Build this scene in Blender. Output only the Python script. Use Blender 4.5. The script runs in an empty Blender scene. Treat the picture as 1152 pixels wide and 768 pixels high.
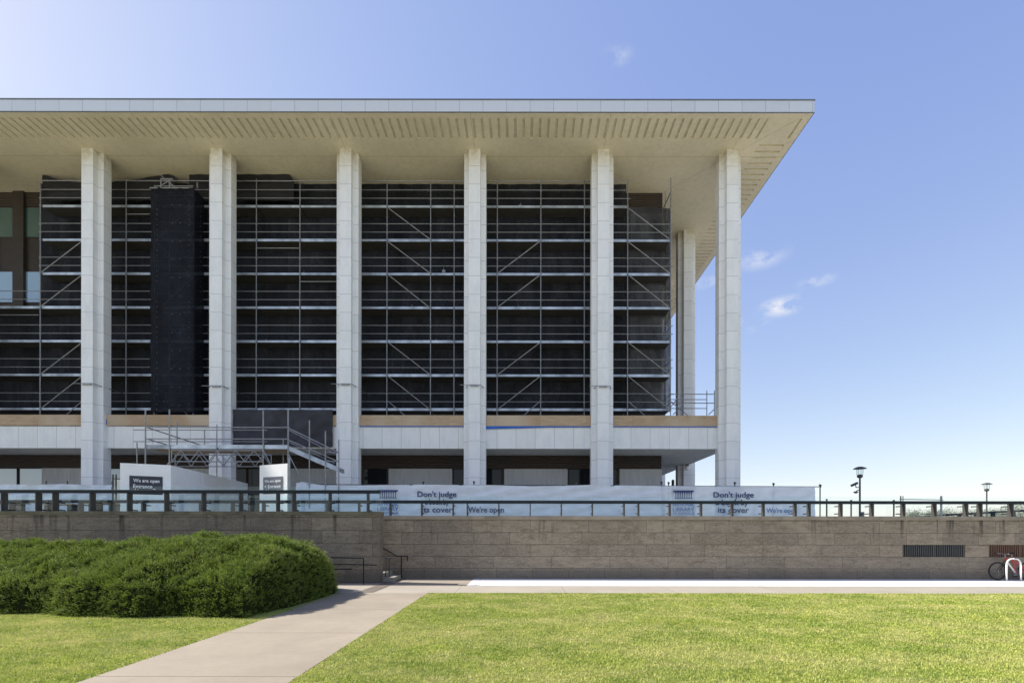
import bpy, math, random
import numpy as np
from mathutils import Vector
R = math.radians
random.seed(7); rng = np.random.default_rng(7)
scene = bpy.context.scene
col = scene.collection

# ---------------------------------------------------------------- camera
EYE = 1.7; F = 544.0; VX = 588.0; VY = 598.0          # survey of the photograph: focal length and level line
def X(px, Y): return (px - VX) * Y / F
def Z(py, Y): return EYE + (VY - py) * Y / F
cd = bpy.data.cameras.new('camera'); cam = bpy.data.objects.new('camera', cd); col.objects.link(cam)
cd.sensor_width = 36; cd.lens = 17; cd.clip_start = .1; cd.clip_end = 6000
cd.shift_x = (576 - VX) / 1152; cd.shift_y = (VY - 384) / 1152
from mathutils import Matrix
cam.matrix_world = Matrix.Translation((0, 0, EYE)) @ Matrix.Rotation(R(90), 4, 'X') @ Matrix.Rotation(R(.08), 4, 'Z')
scene.camera = cam
scene.view_settings.view_transform = 'Standard'; scene.view_settings.look = 'None'
scene.view_settings.exposure = 1.95; scene.view_settings.gamma = 1; scene.view_settings.use_curve_mapping = False

# ---------------------------------------------------------------- light
EL, AL = 41.5, 11.0        # sun elevation; angle behind the facade line, sun stands to the left
S = Vector((-math.cos(R(AL))*math.cos(R(EL)), math.sin(R(AL))*math.cos(R(EL)), math.sin(R(EL))))
sd = bpy.data.lights.new('sun', 'SUN'); sd.energy = 2.25; sd.angle = R(.55); sd.color = (1, .955, .88)
so = bpy.data.objects.new('sun', sd); col.objects.link(so)
so.rotation_euler = (-S).to_track_quat('-Z', 'Y').to_euler()
w = bpy.data.worlds.new('World'); scene.world = w; w.use_nodes = True
nt = w.node_tree; N = nt.nodes; L = nt.links; N.clear()
out = N.new('ShaderNodeOutputWorld'); bg = N.new('ShaderNodeBackground'); sky = N.new('ShaderNodeTexSky')
sky.sky_type = 'NISHITA'; sky.sun_disc = False; sky.sun_elevation = R(EL); sky.sun_rotation = R(-(90-AL))
sky.altitude = 500; sky.air_density = 1.0; sky.dust_density = 0.9; sky.ozone_density = 2.0
bg.inputs['Strength'].default_value = .10
# small clouds, by direction in the sky
tc = N.new('ShaderNodeTexCoord')
mp = N.new('ShaderNodeMapping'); mp.inputs['Scale'].default_value = (15, 15, 22)
nz = N.new('ShaderNodeTexNoise'); nz.inputs['Scale'].default_value = 1.6; nz.inputs['Detail'].default_value = 8; nz.inputs['Roughness'].default_value = .6
L.new(tc.outputs['Generated'], mp.inputs[0]); L.new(mp.outputs[0], nz.inputs['Vector'])
acc = None
for px, py, r, a in ((880, 344, .052, .85), (855, 290, .055, .45), (918, 316, .036, .4), (690, 64, .035, .35), (797, 318, .035, .4), (842, 364, .05, .4), (838, 528, .04, .5), (729,207,.03,.2)):
    d = Vector(((px-VX)/F, 1, (VY-py)/F)).normalized()
    sub = N.new('ShaderNodeVectorMath'); sub.operation = 'SUBTRACT'; sub.inputs[1].default_value = d
    L.new(tc.outputs['Generated'], sub.inputs[0])
    sc = N.new('ShaderNodeVectorMath'); sc.operation = 'MULTIPLY'; sc.inputs[1].default_value = (1, 1, 2.6)
    L.new(sub.outputs[0], sc.inputs[0])
    ln = N.new('ShaderNodeVectorMath'); ln.operation = 'LENGTH'; L.new(sc.outputs[0], ln.inputs[0])
    mr = N.new('ShaderNodeMapRange'); mr.inputs['From Min'].default_value = r; mr.inputs['From Max'].default_value = 0
    mr.inputs['To Max'].default_value = a; mr.interpolation_type = 'SMOOTHSTEP'
    L.new(ln.outputs['Value'], mr.inputs['Value'])
    if acc is None: acc = mr.outputs[0]
    else:
        m = N.new('ShaderNodeMath'); m.operation = 'MAXIMUM'; L.new(acc, m.inputs[0]); L.new(mr.outputs[0], m.inputs[1]); acc = m.outputs[0]
nr = N.new('ShaderNodeMapRange'); nr.inputs['From Min'].default_value = .44; nr.inputs['From Max'].default_value = .60
L.new(nz.outputs['Fac'], nr.inputs['Value'])
m1 = N.new('ShaderNodeMath'); m1.operation = 'MULTIPLY'; L.new(acc, m1.inputs[0]); L.new(nr.outputs[0], m1.inputs[1]); 
mx = N.new('ShaderNodeMix'); mx.data_type = 'RGBA'; L.new(m1.outputs[0], mx.inputs['Factor']); 
ss = N.new('ShaderNodeSeparateColor'); cc_ = N.new('ShaderNodeCombineColor'); L.new(sky.outputs[0], ss.inputs[0])   # softer sky contrast, as a bright hazy day has
for ch, (g_, k_) in enumerate(((.739, .85), (.68, .835), (.36, 1.41))):
    pw = N.new('ShaderNodeMath'); pw.operation = 'POWER'; pw.inputs[1].default_value = g_; L.new(ss.outputs[ch], pw.inputs[0])
    ml = N.new('ShaderNodeMath'); ml.operation = 'MULTIPLY'; ml.inputs[1].default_value = k_; L.new(pw.outputs[0], ml.inputs[0]); L.new(ml.outputs[0], cc_.inputs[ch])
L.new(cc_.outputs[0], mx.inputs['A'])
mx.inputs['B'].default_value = (2.45, 2.45, 2.5, 1)
L.new(mx.outputs['Result'], bg.inputs['Color']); L.new(bg.outputs[0], out.inputs[0])

# ---------------------------------------------------------------- helpers
class MB:
    def __init__(s): s.v = []; s.f = []
    def quad(s, *p):
        b = len(s.v); s.v += [tuple(q) for q in p]; s.f.append(tuple(range(b, b+len(p)))); return s
    def box(s, x0, x1, y0, y1, z0, z1):
        b = len(s.v)
        s.v += [(x, y, z) for z in (z0, z1) for y in (y0, y1) for x in (x0, x1)]
        for f in ((0,2,3,1),(4,5,7,6),(0,1,5,4),(2,6,7,3),(0,4,6,2),(1,3,7,5)): s.f.append(tuple(b+i for i in f))
        return s
    def obox(s, c, u, hu, hv, z0, z1):           # box turned about z: centre (x,y), direction u, half length, half width
        u = Vector((u[0], u[1])).normalized(); n = Vector((-u.y, u.x)); c = Vector((c[0], c[1]))
        P = [c-u*hu-n*hv, c+u*hu-n*hv, c+u*hu+n*hv, c-u*hu+n*hv]
        return s.prism([(p.x, p.y) for p in P], z0, z1)
    def prism(s, poly, z0, z1):
        b = len(s.v); n = len(poly)
        s.v += [(x, y, z0) for x, y in poly] + [(x, y, z1) for x, y in poly]
        s.f.append(tuple(b+n-1-i for i in range(n))); s.f.append(tuple(b+n+i for i in range(n)))
        for i in range(n):
            j = (i+1) % n; s.f.append((b+i, b+j, b+n+j, b+n+i))
        return s
    def tube(s, p, q, r, n=6, r2=None):
        p = Vector(p); q = Vector(q); r2 = r if r2 is None else r2
        d = (q-p).normalized(); a = d.cross(Vector((0,0,1)))
        if a.length < 1e-4: a = Vector((1,0,0))
        a.normalize(); c = d.cross(a); b = len(s.v)
        for P, rr in ((p, r), (q, r2)):
            for i in range(n):
                t = 2*math.pi*i/n; s.v.append(tuple(P + (a*math.cos(t) + c*math.sin(t))*rr))
        for i in range(n):
            j = (i+1) % n; s.f.append((b+i, b+n+i, b+n+j, b+j))
        s.f.append(tuple(b+i for i in range(n))); s.f.append(tuple(b+n+n-1-i for i in range(n)))
        return s
    def path(s, pts, r, n=7):
        for a, b in zip(pts[:-1], pts[1:]): s.tube(a, b, r, n)
        return s
    def lathe(s, c, prof, n=20):                  # prof: (radius, z)
        b = len(s.v)
        for r, z in prof:
            for i in range(n):
                t = 2*math.pi*i/n; s.v.append((c[0]+r*math.cos(t), c[1]+r*math.sin(t), c[2]+z))
        for k in range(len(prof)-1):
            for i in range(n):
                j = (i+1) % n; s.f.append((b+k*n+i, b+k*n+j, b+(k+1)*n+j, b+(k+1)*n+i))
        s.f.append(tuple(b+n-1-i for i in range(n))); s.f.append(tuple(b+(len(prof)-1)*n+i for i in range(n)))
        return s
    def torus(s, c, ax, R0, r, n=28, k=6):
        ax = Vector(ax).normalized(); a = ax.orthogonal().normalized(); e = ax.cross(a); b = len(s.v); c = Vector(c)
        for i in range(n):
            t = 2*math.pi*i/n; o = a*math.cos(t)+e*math.sin(t)
            for j in range(k):
                p = 2*math.pi*j/k; s.v.append(tuple(c+o*(R0+r*math.cos(p))+ax*r*math.sin(p)))
        for i in range(n):
            for j in range(k):
                s.f.append((b+i*k+j, b+((i+1)%n)*k+j, b+((i+1)%n)*k+(j+1)%k, b+i*k+(j+1)%k))
        return s
    def build(s, name, mat, parent=None, bevel=0, smooth=False):
        me = bpy.data.meshes.new(name); 
        o = Vector(parent_loc(parent))
        me.from_pydata([tuple(Vector(v)-o) for v in s.v], [], s.f); me.materials.append(mat)
        ob = bpy.data.objects.new(name, me); col.objects.link(ob)
        if parent: ob.parent = parent
        if bevel:
            m = ob.modifiers.new('bevel', 'BEVEL'); m.width = bevel; m.segments = 2; m.limit_method = 'ANGLE'
        if smooth:
            for p in me.polygons: p.use_smooth = True
        return ob
def parent_loc(p):
    l = Vector((0,0,0))
    while p: l += p.location; p = p.parent
    return l
def tag(o, label=None, cat=None, group=None, kind=None):
    if label: o['label'] = label
    if cat: o['category'] = cat
    if group: o['group'] = group
    if kind: o['kind'] = kind
    return o
def thing(name, loc, label, cat, group=None):
    o = bpy.data.objects.new(name, None); o.empty_display_size = .2; o.location = loc; col.objects.link(o)
    return tag(o, label, cat, group)
def copy_tree(o, parent=None):
    c = o.copy(); col.objects.link(c); c.parent = parent
    for ch in o.children: copy_tree(ch, c)
    return c
def strct(o): o['kind'] = 'structure'; return o

# ---------------------------------------------------------------- materials
class MT:
    def __init__(s, name):
        s.m = bpy.data.materials.new(name); s.m.use_nodes = True; s.t = s.m.node_tree; s.N = s.t.nodes; s.L = s.t.links
        s.b = s.N['Principled BSDF']; s.o = s.N['Material Output']
    def n(s, t, **k):
        x = s.N.new(t)
        for a, v in k.items():
            if a.startswith('i_'):
                key = a[2:].replace('_', ' ')
                x.inputs[key].default_value = v
            else: setattr(x, a, v)
        return x
    def l(s, a, b): s.L.new(a, b)
    def coords(s, kind='Object'): return s.n('ShaderNodeTexCoord').outputs[kind]
    def pos(s): return s.n('ShaderNodeNewGeometry').outputs['Position']
    def noise(s, vec, scale, detail=5, rough=.55, sc3=None):
        if sc3: mp = s.n('ShaderNodeMapping'); mp.inputs['Scale'].default_value = sc3; s.l(vec, mp.inputs[0]); vec = mp.outputs[0]
        x = s.n('ShaderNodeTexNoise', i_Scale=scale, i_Detail=detail, i_Roughness=rough); s.l(vec, x.inputs['Vector']); return x.outputs['Fac']
    def rng(s, v, a, b, c=0., d=1.):
        x = s.n('ShaderNodeMapRange'); x.inputs['From Min'].default_value = a; x.inputs['From Max'].default_value = b
        x.inputs['To Min'].default_value = c; x.inputs['To Max'].default_value = d; s.l(v, x.inputs['Value']); return x.outputs[0]
    def mix(s, f, A, B, mode='MIX'):
        x = s.n('ShaderNodeMix', data_type='RGBA', blend_type=mode)
        for k, v in (('Factor', f), ('A', A), ('B', B)):
            if isinstance(v, (int, float)): x.inputs[k].default_value = v
            elif isinstance(v, tuple): x.inputs[k].default_value = (*v[:3], 1)
            else: s.l(v, x.inputs[k])
        return x.outputs['Result']
    def mth(s, op, a, b=None):
        x = s.n('ShaderNodeMath', operation=op)
        for i, v in enumerate((a, b)):
            if v is None: continue
            if isinstance(v, (int, float)): x.inputs[i].default_value = v
            else: s.l(v, x.inputs[i])
        return x.outputs[0]
    def uv(s, vec, a='xy', off=(0,0)):      # (horizontal run, height) as a 2D vector
        sp = s.n('ShaderNodeSeparateXYZ'); s.l(vec, sp.inputs[0]); cb = s.n('ShaderNodeCombineXYZ')
        h = s.mth('ADD', sp.outputs[0], sp.outputs[1]) if a == 'xy' else sp.outputs[0]
        s.l(s.mth('ADD', h, off[0]), cb.inputs[0]); s.l(s.mth('ADD', sp.outputs[2], off[1]), cb.inputs[1]); return cb.outputs[0]
    def brick(s, vec, c1, c2, mortar, bw, bh, ms=.006, offset=.5, freq=2, bias=0., squash=1.):
        x = s.n('ShaderNodeTexBrick', offset=offset, offset_frequency=freq, squash=squash)
        s.l(vec, x.inputs['Vector'])
        for k, v in (('Color1', c1), ('Color2', c2), ('Mortar', mortar)): x.inputs[k].default_value = (*v, 1)
        x.inputs['Scale'].default_value = 1; x.inputs['Mortar Size'].default_value = ms; x.inputs['Bias'].default_value = bias
        x.inputs['Brick Width'].default_value = bw; x.inputs['Row Height'].default_value = bh; x.inputs['Mortar Smooth'].default_value = .2
        return x
    def bump(s, h, st=.3, d=.02):
        x = s.n('ShaderNodeBump', i_Strength=st, i_Distance=d); s.l(h, x.inputs['Height']); s.l(x.outputs[0], s.b.inputs['Normal'])
    def col(s, c, rough=.6, metal=0., spec=.5):
        if isinstance(c, tuple): s.b.inputs['Base Color'].default_value = (*c, 1)
        else: s.l(c, s.b.inputs['Base Color'])
        s.b.inputs['Roughness'].default_value = rough; s.b.inputs['Metallic'].default_value = metal
        s.b.inputs['Specular IOR Level'].default_value = spec
        return s.m
def plain(name, c, rough=.6, metal=0., var=.12, scale=3., spec=.4):
    t = MT(name); p = t.pos(); f = t.noise(p, scale, 6)
    return t.col(t.mix(t.rng(f, .3, .7), tuple(x*(1-var) for x in c), tuple(min(1, x*(1+var)) for x in c)), rough, metal, spec)

def marble(name, bw, bh, off=(0,0), base=(.83,.835,.83), stag=0., ms=.010, vein=.6):
    t = MT(name); p = t.pos(); uv = t.uv(p, 'xy', off)
    b = t.brick(uv, base, tuple(x*.94 for x in base), tuple(x*.42 for x in base), bw, bh, ms, stag, 2)
    f = t.noise(p, 2.3, 9, .72, (1, 1, .45)); g = t.noise(p, 7, 6, .7)
    c = t.mix(t.rng(f, .45, .75, 0, vein), b.outputs['Color'], (.60, .63, .66))
    c = t.mix(t.rng(g, .5, .8, 0, .3), c, (.68, .69, .67))
    st = t.noise(p, 1.2, 5, .6, (5, 5, .25))
    c = t.mix(t.rng(st, .55, .8, 0, .35), c, (.58, .57, .52))
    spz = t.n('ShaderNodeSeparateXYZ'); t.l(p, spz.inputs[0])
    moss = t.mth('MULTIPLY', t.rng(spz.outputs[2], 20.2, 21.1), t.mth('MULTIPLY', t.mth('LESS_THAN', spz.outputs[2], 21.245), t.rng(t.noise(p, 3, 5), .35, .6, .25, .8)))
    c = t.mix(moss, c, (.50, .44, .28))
    t.bump(b.outputs['Fac'], .15, .01)
    return t.col(c, .55)
M = {}
M['column'] = marble('column marble', 40, .935, (0, .2))
M['fascia'] = marble('fascia marble', 1.098, 20, (.2, -10), (.58,.62,.68))
M['slabface'] = marble('slab face marble', 1.0, 20, (.1, -10), (.82,.82,.80))
t = MT('soffit concrete'); p = t.pos()
sp = t.n('ShaderNodeSeparateXYZ'); t.l(p, sp.inputs[0])
def line(c, at, wd):      # thin joint where coordinate = at
    return t.mth('LESS_THAN', t.mth('ABSOLUTE', t.mth('SUBTRACT', c, at)), wd)
j = line(sp.outputs[1], 25.2, .012)
mod = t.mth('ABSOLUTE', t.mth('SUBTRACT', t.mth('MODULO', t.mth('ADD', sp.outputs[0], 200.0), 6.59), (200+10.7) % 6.59))
inb = t.mth('MULTIPLY', t.mth('LESS_THAN', mod, .012), t.mth('LESS_THAN', sp.outputs[1], 25.2))
dg = t.mth('LESS_THAN', t.mth('ABSOLUTE', t.mth('SUBTRACT', t.mth('SUBTRACT', sp.outputs[0], 10.7), t.mth('SUBTRACT', 25.2, sp.outputs[1]))), .018)
j2 = t.mth('MAXIMUM', t.mth('MAXIMUM', j, inb), dg)
n1 = t.noise(p, .5, 7, .6); n2 = t.noise(p, 4, 6, .7)
c = t.mix(t.rng(n1, .35, .7), (.79, .70, .53), (.70, .615, .455)); c = t.mix(t.rng(n2, .45, .8, 0, .5), c, (.54, .475, .35))
c = t.mix(t.mth('MULTIPLY', j2, .45), c, (.16, .14, .12))
M['soffit'] = t.col(c, .8)
M['soffit_low'] = plain('lower soffit render', (.62, .60, .55), .8)
M['groove'] = plain('soffit groove', (.68, .60, .45), .9)
M['cap'] = plain('roof capping', (.16, .17, .19), .5, .3)
M['bronze'] = plain('dark bronze', (.055, .043, .033), .55, .2)
M['bronze_band'] = None
t = MT('bronze louvre band'); p = t.pos(); sp = t.n('ShaderNodeSeparateXYZ'); t.l(p, sp.inputs[0])
q = t.mth('SINE', t.mth('MULTIPLY', sp.outputs[2], 52.)); t.bump(q, .8, .03)
M['bronze_band'] = t.col(t.mix(t.rng(q, -1, 1), (.045, .032, .025), (.065, .047, .036)), .6, .1)
M['steel_dark'] = plain('painted steel', (.065, .068, .07), .45, .2)
M['rail'] = plain('handrail paint', (.018, .026, .032), .6, 0, spec=.2)
M['post'] = plain('weathered bronze post', (.075, .070, .065), .5, .3)
M['galv'] = plain('galvanised tube', (.29, .30, .315), .45, .35, .2, 6)
M['alu'] = plain('aluminium plank edge', (.44, .49, .55), .38, .3, .45, 1.6)
M['white'] = plain('white board', (.88, .88, .87), .6, 0, .03)
M['white_paint'] = plain('white tube paint', (.8, .8, .78), .3, 0, .04)
M['navy'] = plain('navy sign face', (.03, .035, .055), .4)
M['greysign'] = plain('grey sign face', (.13, .14, .17), .4)
M['ink'] = plain('navy ink', (.045, .065, .15), .7)
M['inklt'] = plain('blue ink', (.12, .22, .42), .7)
M['letter'] = plain('white lettering', (.85, .85, .85), .5)
M['black'] = plain('black rubber', (.015, .015, .016), .7)
M['red'] = plain('red frame paint', (.55, .035, .03), .3)
M['blue'] = plain('blue membrane', (.03, .13, .50), .6)
M['cream'] = plain('cream panel', (.80, .76, .62), .7)
M['deck'] = plain('dark deck boards', (.05, .045, .04), .9)  # nearly black plank colour
M['timber'] = plain('timber', (.35, .24, .14), .7)
M['flap'] = plain('black cloth flap', (.016, .016, .018), .8, 0, .3, 1.5)
M['tarp'] = plain('charcoal tarp', (.035, .035, .043), .7, 0, .3, 1.5)
t = MT('precast panel'); p = t.pos()
c = t.mix(t.rng(t.noise(p, 3, 6, .7, (3, 3, .3)), .35, .7), (.44, .44, .43), (.30, .30, .30))
c = t.mix(t.rng(t.noise(p, 40, 4, .6, (3, 3, .6)), .35, .7, 0, .5), c, (.52, .52, .50)); M['panel'] = t.col(c, .7)
# plywood
t = MT('plywood'); p = t.pos(); uv = t.uv(p, 'xy', (.3, -7.0))
b = t.brick(uv, (.46, .31, .18), (.58, .45, .29), (.22, .15, .09), 2.4, 4, .006, 0)
c = t.mix(t.rng(t.noise(p, 3, 7, .7, (1, 1, 9)), .35, .62, 0, .8), b.outputs['Color'], (.34, .24, .15))
c = t.mix(t.rng(t.noise(p, .3, 3, .5), .5, .65, 0, .6), c, (.60, .50, .38)); M['ply'] = t.col(c, .75)
# netting, part see-through
def net(name, c, open_, step):
    t = MT(name); p = t.pos(); sp = t.n('ShaderNodeSeparateXYZ'); t.l(p, sp.inputs[0])
    h = t.mth('ADD', sp.outputs[0], sp.outputs[1])
    gx = t.mth('LESS_THAN', t.mth('MODULO', t.mth('ADD', h, 300.), step), step*.34)
    gz = t.mth('LESS_THAN', t.mth('MODULO', t.mth('ADD', sp.outputs[2], 300.), step), step*.34)
    g = t.mth('MAXIMUM', gx, gz)
    f = t.noise(p, .9, 6, .6, (1, 1, .5))
    hole = t.mth('MULTIPLY', t.mth('SUBTRACT', 1.0, g), t.rng(f, .3, .7, open_*.6, min(1, open_*1.35)))
    tr = t.n('ShaderNodeBsdfTransparent'); ms = t.n('ShaderNodeMixShader')
    t.col(t.mix(t.rng(f, .35, .65), tuple(x*.6 for x in c), tuple(x*1.5 for x in c)), .8, 0, .2)
    t.l(hole, ms.inputs[0]); t.l(t.b.outputs[0], ms.inputs[1]); t.l(tr.outputs[0], ms.inputs[2]); t.l(ms.outputs[0], t.o.inputs[0])
    return t.m
M['net'] = net('shade cloth', (.021, .023, .030), .50, .06)
M['net_open'] = net('open debris net', (.055, .057, .065), .62, .07)
M['shroud'] = net('black netting shroud', (.011, .013, .019), .30, .05)
# glass of the balustrade
def glass(name, tint, gl=.08):
    t = MT(name); tr = t.n('ShaderNodeBsdfTransparent'); tr.inputs[0].default_value = (*tint, 1)
    gb = t.n('ShaderNodeBsdfGlossy'); gb.inputs['Roughness'].default_value = .02; gb.inputs['Color'].default_value = (.85, .95, 1, 1)
    fr = t.n('ShaderNodeFresnel'); fr.inputs[0].default_value = 1.5; ms = t.n('ShaderNodeMixShader')
    ge = t.n('ShaderNodeNewGeometry'); t.l(t.mth('MULTIPLY', t.mth('ADD', fr.outputs[0], gl), t.mth('SUBTRACT', 1.0, ge.outputs['Backfacing'])), ms.inputs[0]); t.l(tr.outputs[0], ms.inputs[1]); t.l(gb.outputs[0], ms.inputs[2])
    t.l(ms.outputs[0], t.o.inputs[0]); return t.m
M['glass'] = glass('clear greenish glass', (.93, .975, .98), .0)
def window(name, c, ior=1.9):
    t = MT(name); t.col(c, .05, 0, .2); t.b.inputs['Coat Weight'].default_value = 1; t.b.inputs['Coat IOR'].default_value = ior; t.b.inputs['Coat Roughness'].default_value = .02; return t.m
M['win'] = window('teal glazing', (.05, .12, .115)); M['win2'] = window('dark glazing', (.012, .014, .016), 1.2); M['win3'] = window('sky glazing', (.20, .34, .46), 2.3)  # sky glazing: blue of the reflected sky put into its base colour
# banner cloth
def cloth(name, c, op):
    t = MT(name); p = t.pos(); f = t.noise(p, 2.0, 5, .6, (1, 1, 3))
    t.col(t.mix(t.rng(f, .35, .65), c, tuple(x*.86 for x in c)), .7, 0, .2)
    tl = t.n('ShaderNodeBsdfTranslucent'); tl.inputs[0].default_value = (*c, 1); m0 = t.n('ShaderNodeMixShader'); m0.inputs[0].default_value = .25
    tr = t.n('ShaderNodeBsdfTransparent'); ms = t.n('ShaderNodeMixShader'); ms.inputs[0].default_value = op
    t.l(t.b.outputs[0], m0.inputs[1]); t.l(tl.outputs[0], m0.inputs[2])
    t.l(m0.outputs[0], ms.inputs[1]); t.l(tr.outputs[0], ms.inputs[2]); t.l(ms.outputs[0], t.o.inputs[0]); return t.m
M['banner'] = cloth('banner mesh', (.90, .93, .96), .04); M['banner_thin'] = cloth('thin banner mesh', (.88, .91, .95), .30)
# stone wall
def stone(name, c1, c2, zoff, dark, bw=2.1):
    t = MT(name); p = t.pos(); uv = t.uv(p, 'xy', (40.3, zoff))
    wob = t.noise(p, .7, 2)
    b = t.brick(uv, c1, c2, tuple(x*.45 for x in c2), bw, .43, .008, .37, 2, 0, 1.0)
    b.inputs['Mortar Smooth'].default_value = .6; b.squash_frequency = 3; b.squash = .62
    g = t.noise(p, 2.2, 9, .68, (1, 1, 3.4)); h = t.noise(p, 11, 8, .75, (1, 1, 2.0)); k = t.noise(p, .5, 5, .6)
    c = t.mix(t.rng(g, .45, .66, 0, .8), b.outputs['Color'], tuple(x*.48 for x in c1))
    c = t.mix(t.rng(h, .45, .75, 0, .6), c, tuple(x*1.5 for x in c1)); c = t.mix(t.rng(t.noise(p, 3.2, 9, .78, (1, 1, 2.4)), .53, .66, 0, .75), c, tuple(x*.45 for x in c1))
    c = t.mix(t.rng(k, .45, .7, 0, .45), c, dark)
    # dark runs below the coping, patchy along the wall
    sp = t.n('ShaderNodeSeparateXYZ'); t.l(p, sp.inputs[0])
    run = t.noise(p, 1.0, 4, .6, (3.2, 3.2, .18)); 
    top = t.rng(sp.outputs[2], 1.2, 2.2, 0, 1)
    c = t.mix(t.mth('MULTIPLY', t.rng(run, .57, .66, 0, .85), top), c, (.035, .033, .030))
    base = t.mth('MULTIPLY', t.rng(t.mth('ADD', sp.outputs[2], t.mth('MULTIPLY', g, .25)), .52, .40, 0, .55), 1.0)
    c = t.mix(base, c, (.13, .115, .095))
    vl = t.noise(p, 3.5, 9, .7, (1, 1, 2.4)); vein = t.mth('MULTIPLY', t.rng(t.mth('ABSOLUTE', t.mth('SUBTRACT', vl, .5)), .0, .028, .85, 0), t.rng(t.noise(p, 1.1, 3), .46, .6))
    c = t.mix(vein, c, tuple(x*.42 for x in c1))
    t.bump(t.mth('ADD', t.mth('MULTIPLY', b.outputs['Fac'], -1.0), t.mth('MULTIPLY', h, 1.6)), .9, .03)
    return t.col(c, .85, 0, .2)
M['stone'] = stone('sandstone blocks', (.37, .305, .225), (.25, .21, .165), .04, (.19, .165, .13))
M['stone_dark'] = stone('darker grey stone', (.30, .25, .19), (.20, .168, .13), -.02, (.12, .108, .09), 2.0)  # same block pattern as the tan wall, in a darker tone
M['coping'] = plain('coping stone', (.29, .245, .19), .85, 0, .25, 2.5)
M['coping_dark'] = plain('darker coping stone', (.15, .135, .09), .85, 0, .35, 2.5)  # darker and more mottled than the other coping
# ground
def ground(name, c, var, jx=None, jy=None, joff=(0,0), jc=.8, w_=.012):
    t = MT(name); p = t.pos(); sp = t.n('ShaderNodeSeparateXYZ'); t.l(p, sp.inputs[0])
    f = t.noise(p, .6, 7, .6); g = t.noise(p, 9, 7, .75); h = t.noise(p, 90, 3, .6)
    cc = t.mix(t.rng(f, .35, .7), tuple(x*(1+var) for x in c), tuple(x*(1-var) for x in c))
    cc = t.mix(t.rng(g, .45, .75, 0, .35), cc, tuple(x*.72 for x in c)); cc = t.mix(t.rng(h, .4, .8, 0, .25), cc, tuple(x*1.25 for x in c))
    spt = t.noise(p, 26, 2, .4); cc = t.mix(t.rng(spt, .72, .76, 0, .5), cc, tuple(x*.4 for x in c))
    for ax, per in ((0, jx), (1, jy)):
        if per:
            m = t.mth('MODULO', t.mth('ADD', sp.outputs[ax], 600+joff[ax]), per)
            cc = t.mix(t.mth('MULTIPLY', t.mth('LESS_THAN', m, w_*(1 if ax == 0 else 1.5)), jc), cc, (.08, .07, .06))
    t.bump(g, .15, .01)
    return t.col(cc, .85, 0, .2)
M['path'] = ground('pinkish path concrete', (.285, .242, .188), .14, None, 2.45, (0, -.5))
M['walk'] = ground('footway concrete', (.33, .295, .24), .10, 3.1, None, (.2, 0))
M['apron'] = ground('pale apron concrete', (.66, .64, .62), .05, 4.5, None)
M['landing'] = ground('beige landing paving', (.30, .255, .20), .1, 2.2, None)
M['band'] = ground('brown paver band', (.15, .125, .105), .12)
M['podium'] = ground('podium paving', (.62, .58, .50), .08, 1.5, 1.5)
M['earth'] = ground('earth', (.24, .22, .13), .2)
t = MT('lawn soil'); p = t.pos()
c = t.mix(t.rng(t.noise(p, 1.2, 7, .65), .35, .65), (.20, .23, .06), (.32, .29, .13)); M['lawn'] = t.col(c, .95, 0, .1)
def leafmat(name, ramp_lo, ramp_hi, dry, nscale, tl=.35, dryamt=.7, dr=(.52,.68)):
    t = MT(name); p = t.pos(); at = t.n('ShaderNodeAttribute', attribute_name='tone'); a = at.outputs['Fac']
    c = t.mix(a, ramp_lo, ramp_hi); n1 = t.noise(p, nscale, 6, .62, (1, 1, .2)); n2 = t.noise(p, nscale*4.5, 4, .6, (1, 1.6, .2))
    c = t.mix(t.rng(n1, dr[0], dr[1], 0, dryamt), c, dry); c = t.mix(t.rng(n2, .50, .66, 0, .45), c, tuple(x*.5 for x in ramp_lo))
    n3 = t.noise(p, nscale*.35, 5, .6, (.6, 1.6, .2)); c = t.mix(t.rng(n3, .44, .66, 0, .38), c, dry)
    t.col(c, .6, 0, .25)
    tr = t.n('ShaderNodeBsdfTranslucent'); t.l(c, tr.inputs[0]); ms = t.n('ShaderNodeMixShader'); ms.inputs[0].default_value = tl
    t.l(t.b.outputs[0], ms.inputs[1]); t.l(tr.outputs[0], ms.inputs[2]); t.l(ms.outputs[0], t.o.inputs[0]); return t.m
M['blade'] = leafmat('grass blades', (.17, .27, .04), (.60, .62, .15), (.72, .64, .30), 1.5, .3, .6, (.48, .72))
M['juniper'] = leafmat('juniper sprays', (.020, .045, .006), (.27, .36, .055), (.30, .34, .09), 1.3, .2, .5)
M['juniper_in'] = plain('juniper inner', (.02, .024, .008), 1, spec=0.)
M['bark'] = plain('bark', (.10, .075, .055), .9)
M['gum'] = leafmat('hazed gum leaves', (.12, .15, .11), (.24, .27, .20), (.28, .29, .23), .2)  # leaf colour paled to stand in for haze over the distance

# ---------------------------------------------------------------- the setting
def sheet(name, poly, z, mat):
    b = MB(); b.quad(*[(x, y, z) for x, y in poly]); return strct(b.build(name, mat))
def rect(name, x0, x1, y0, y1, z, mat): return sheet(name, [(x0,y0),(x1,y0),(x1,y1),(x0,y1)], z, mat)
WY = 17.45; LY = 15.9; LX = X(427, LY)
PR, PL = -2.63, -5.0
rect('terrain', -3000, 3000, -600, 5000, -.012, M['earth'])
rect('bounce_ground', -140, 140, -90, -12, .004, M['apron'])  # unseen pale ground added behind the camera to bounce light onto the soffit
rect('lawn', PR, 60, -12, 13.4, .0, M['lawn'])
rect('lawn', -60, PL, -12, 13.4, .0, M['lawn'])
rect('path', PL, PR, -12, 13.4, .006, M['path'])
rect('footway', -60, 60, 13.4, 15.16, .006, M['walk'])
rect('landing_paving', -60, -1.76, 15.16, WY, .010, M['landing'])
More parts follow.
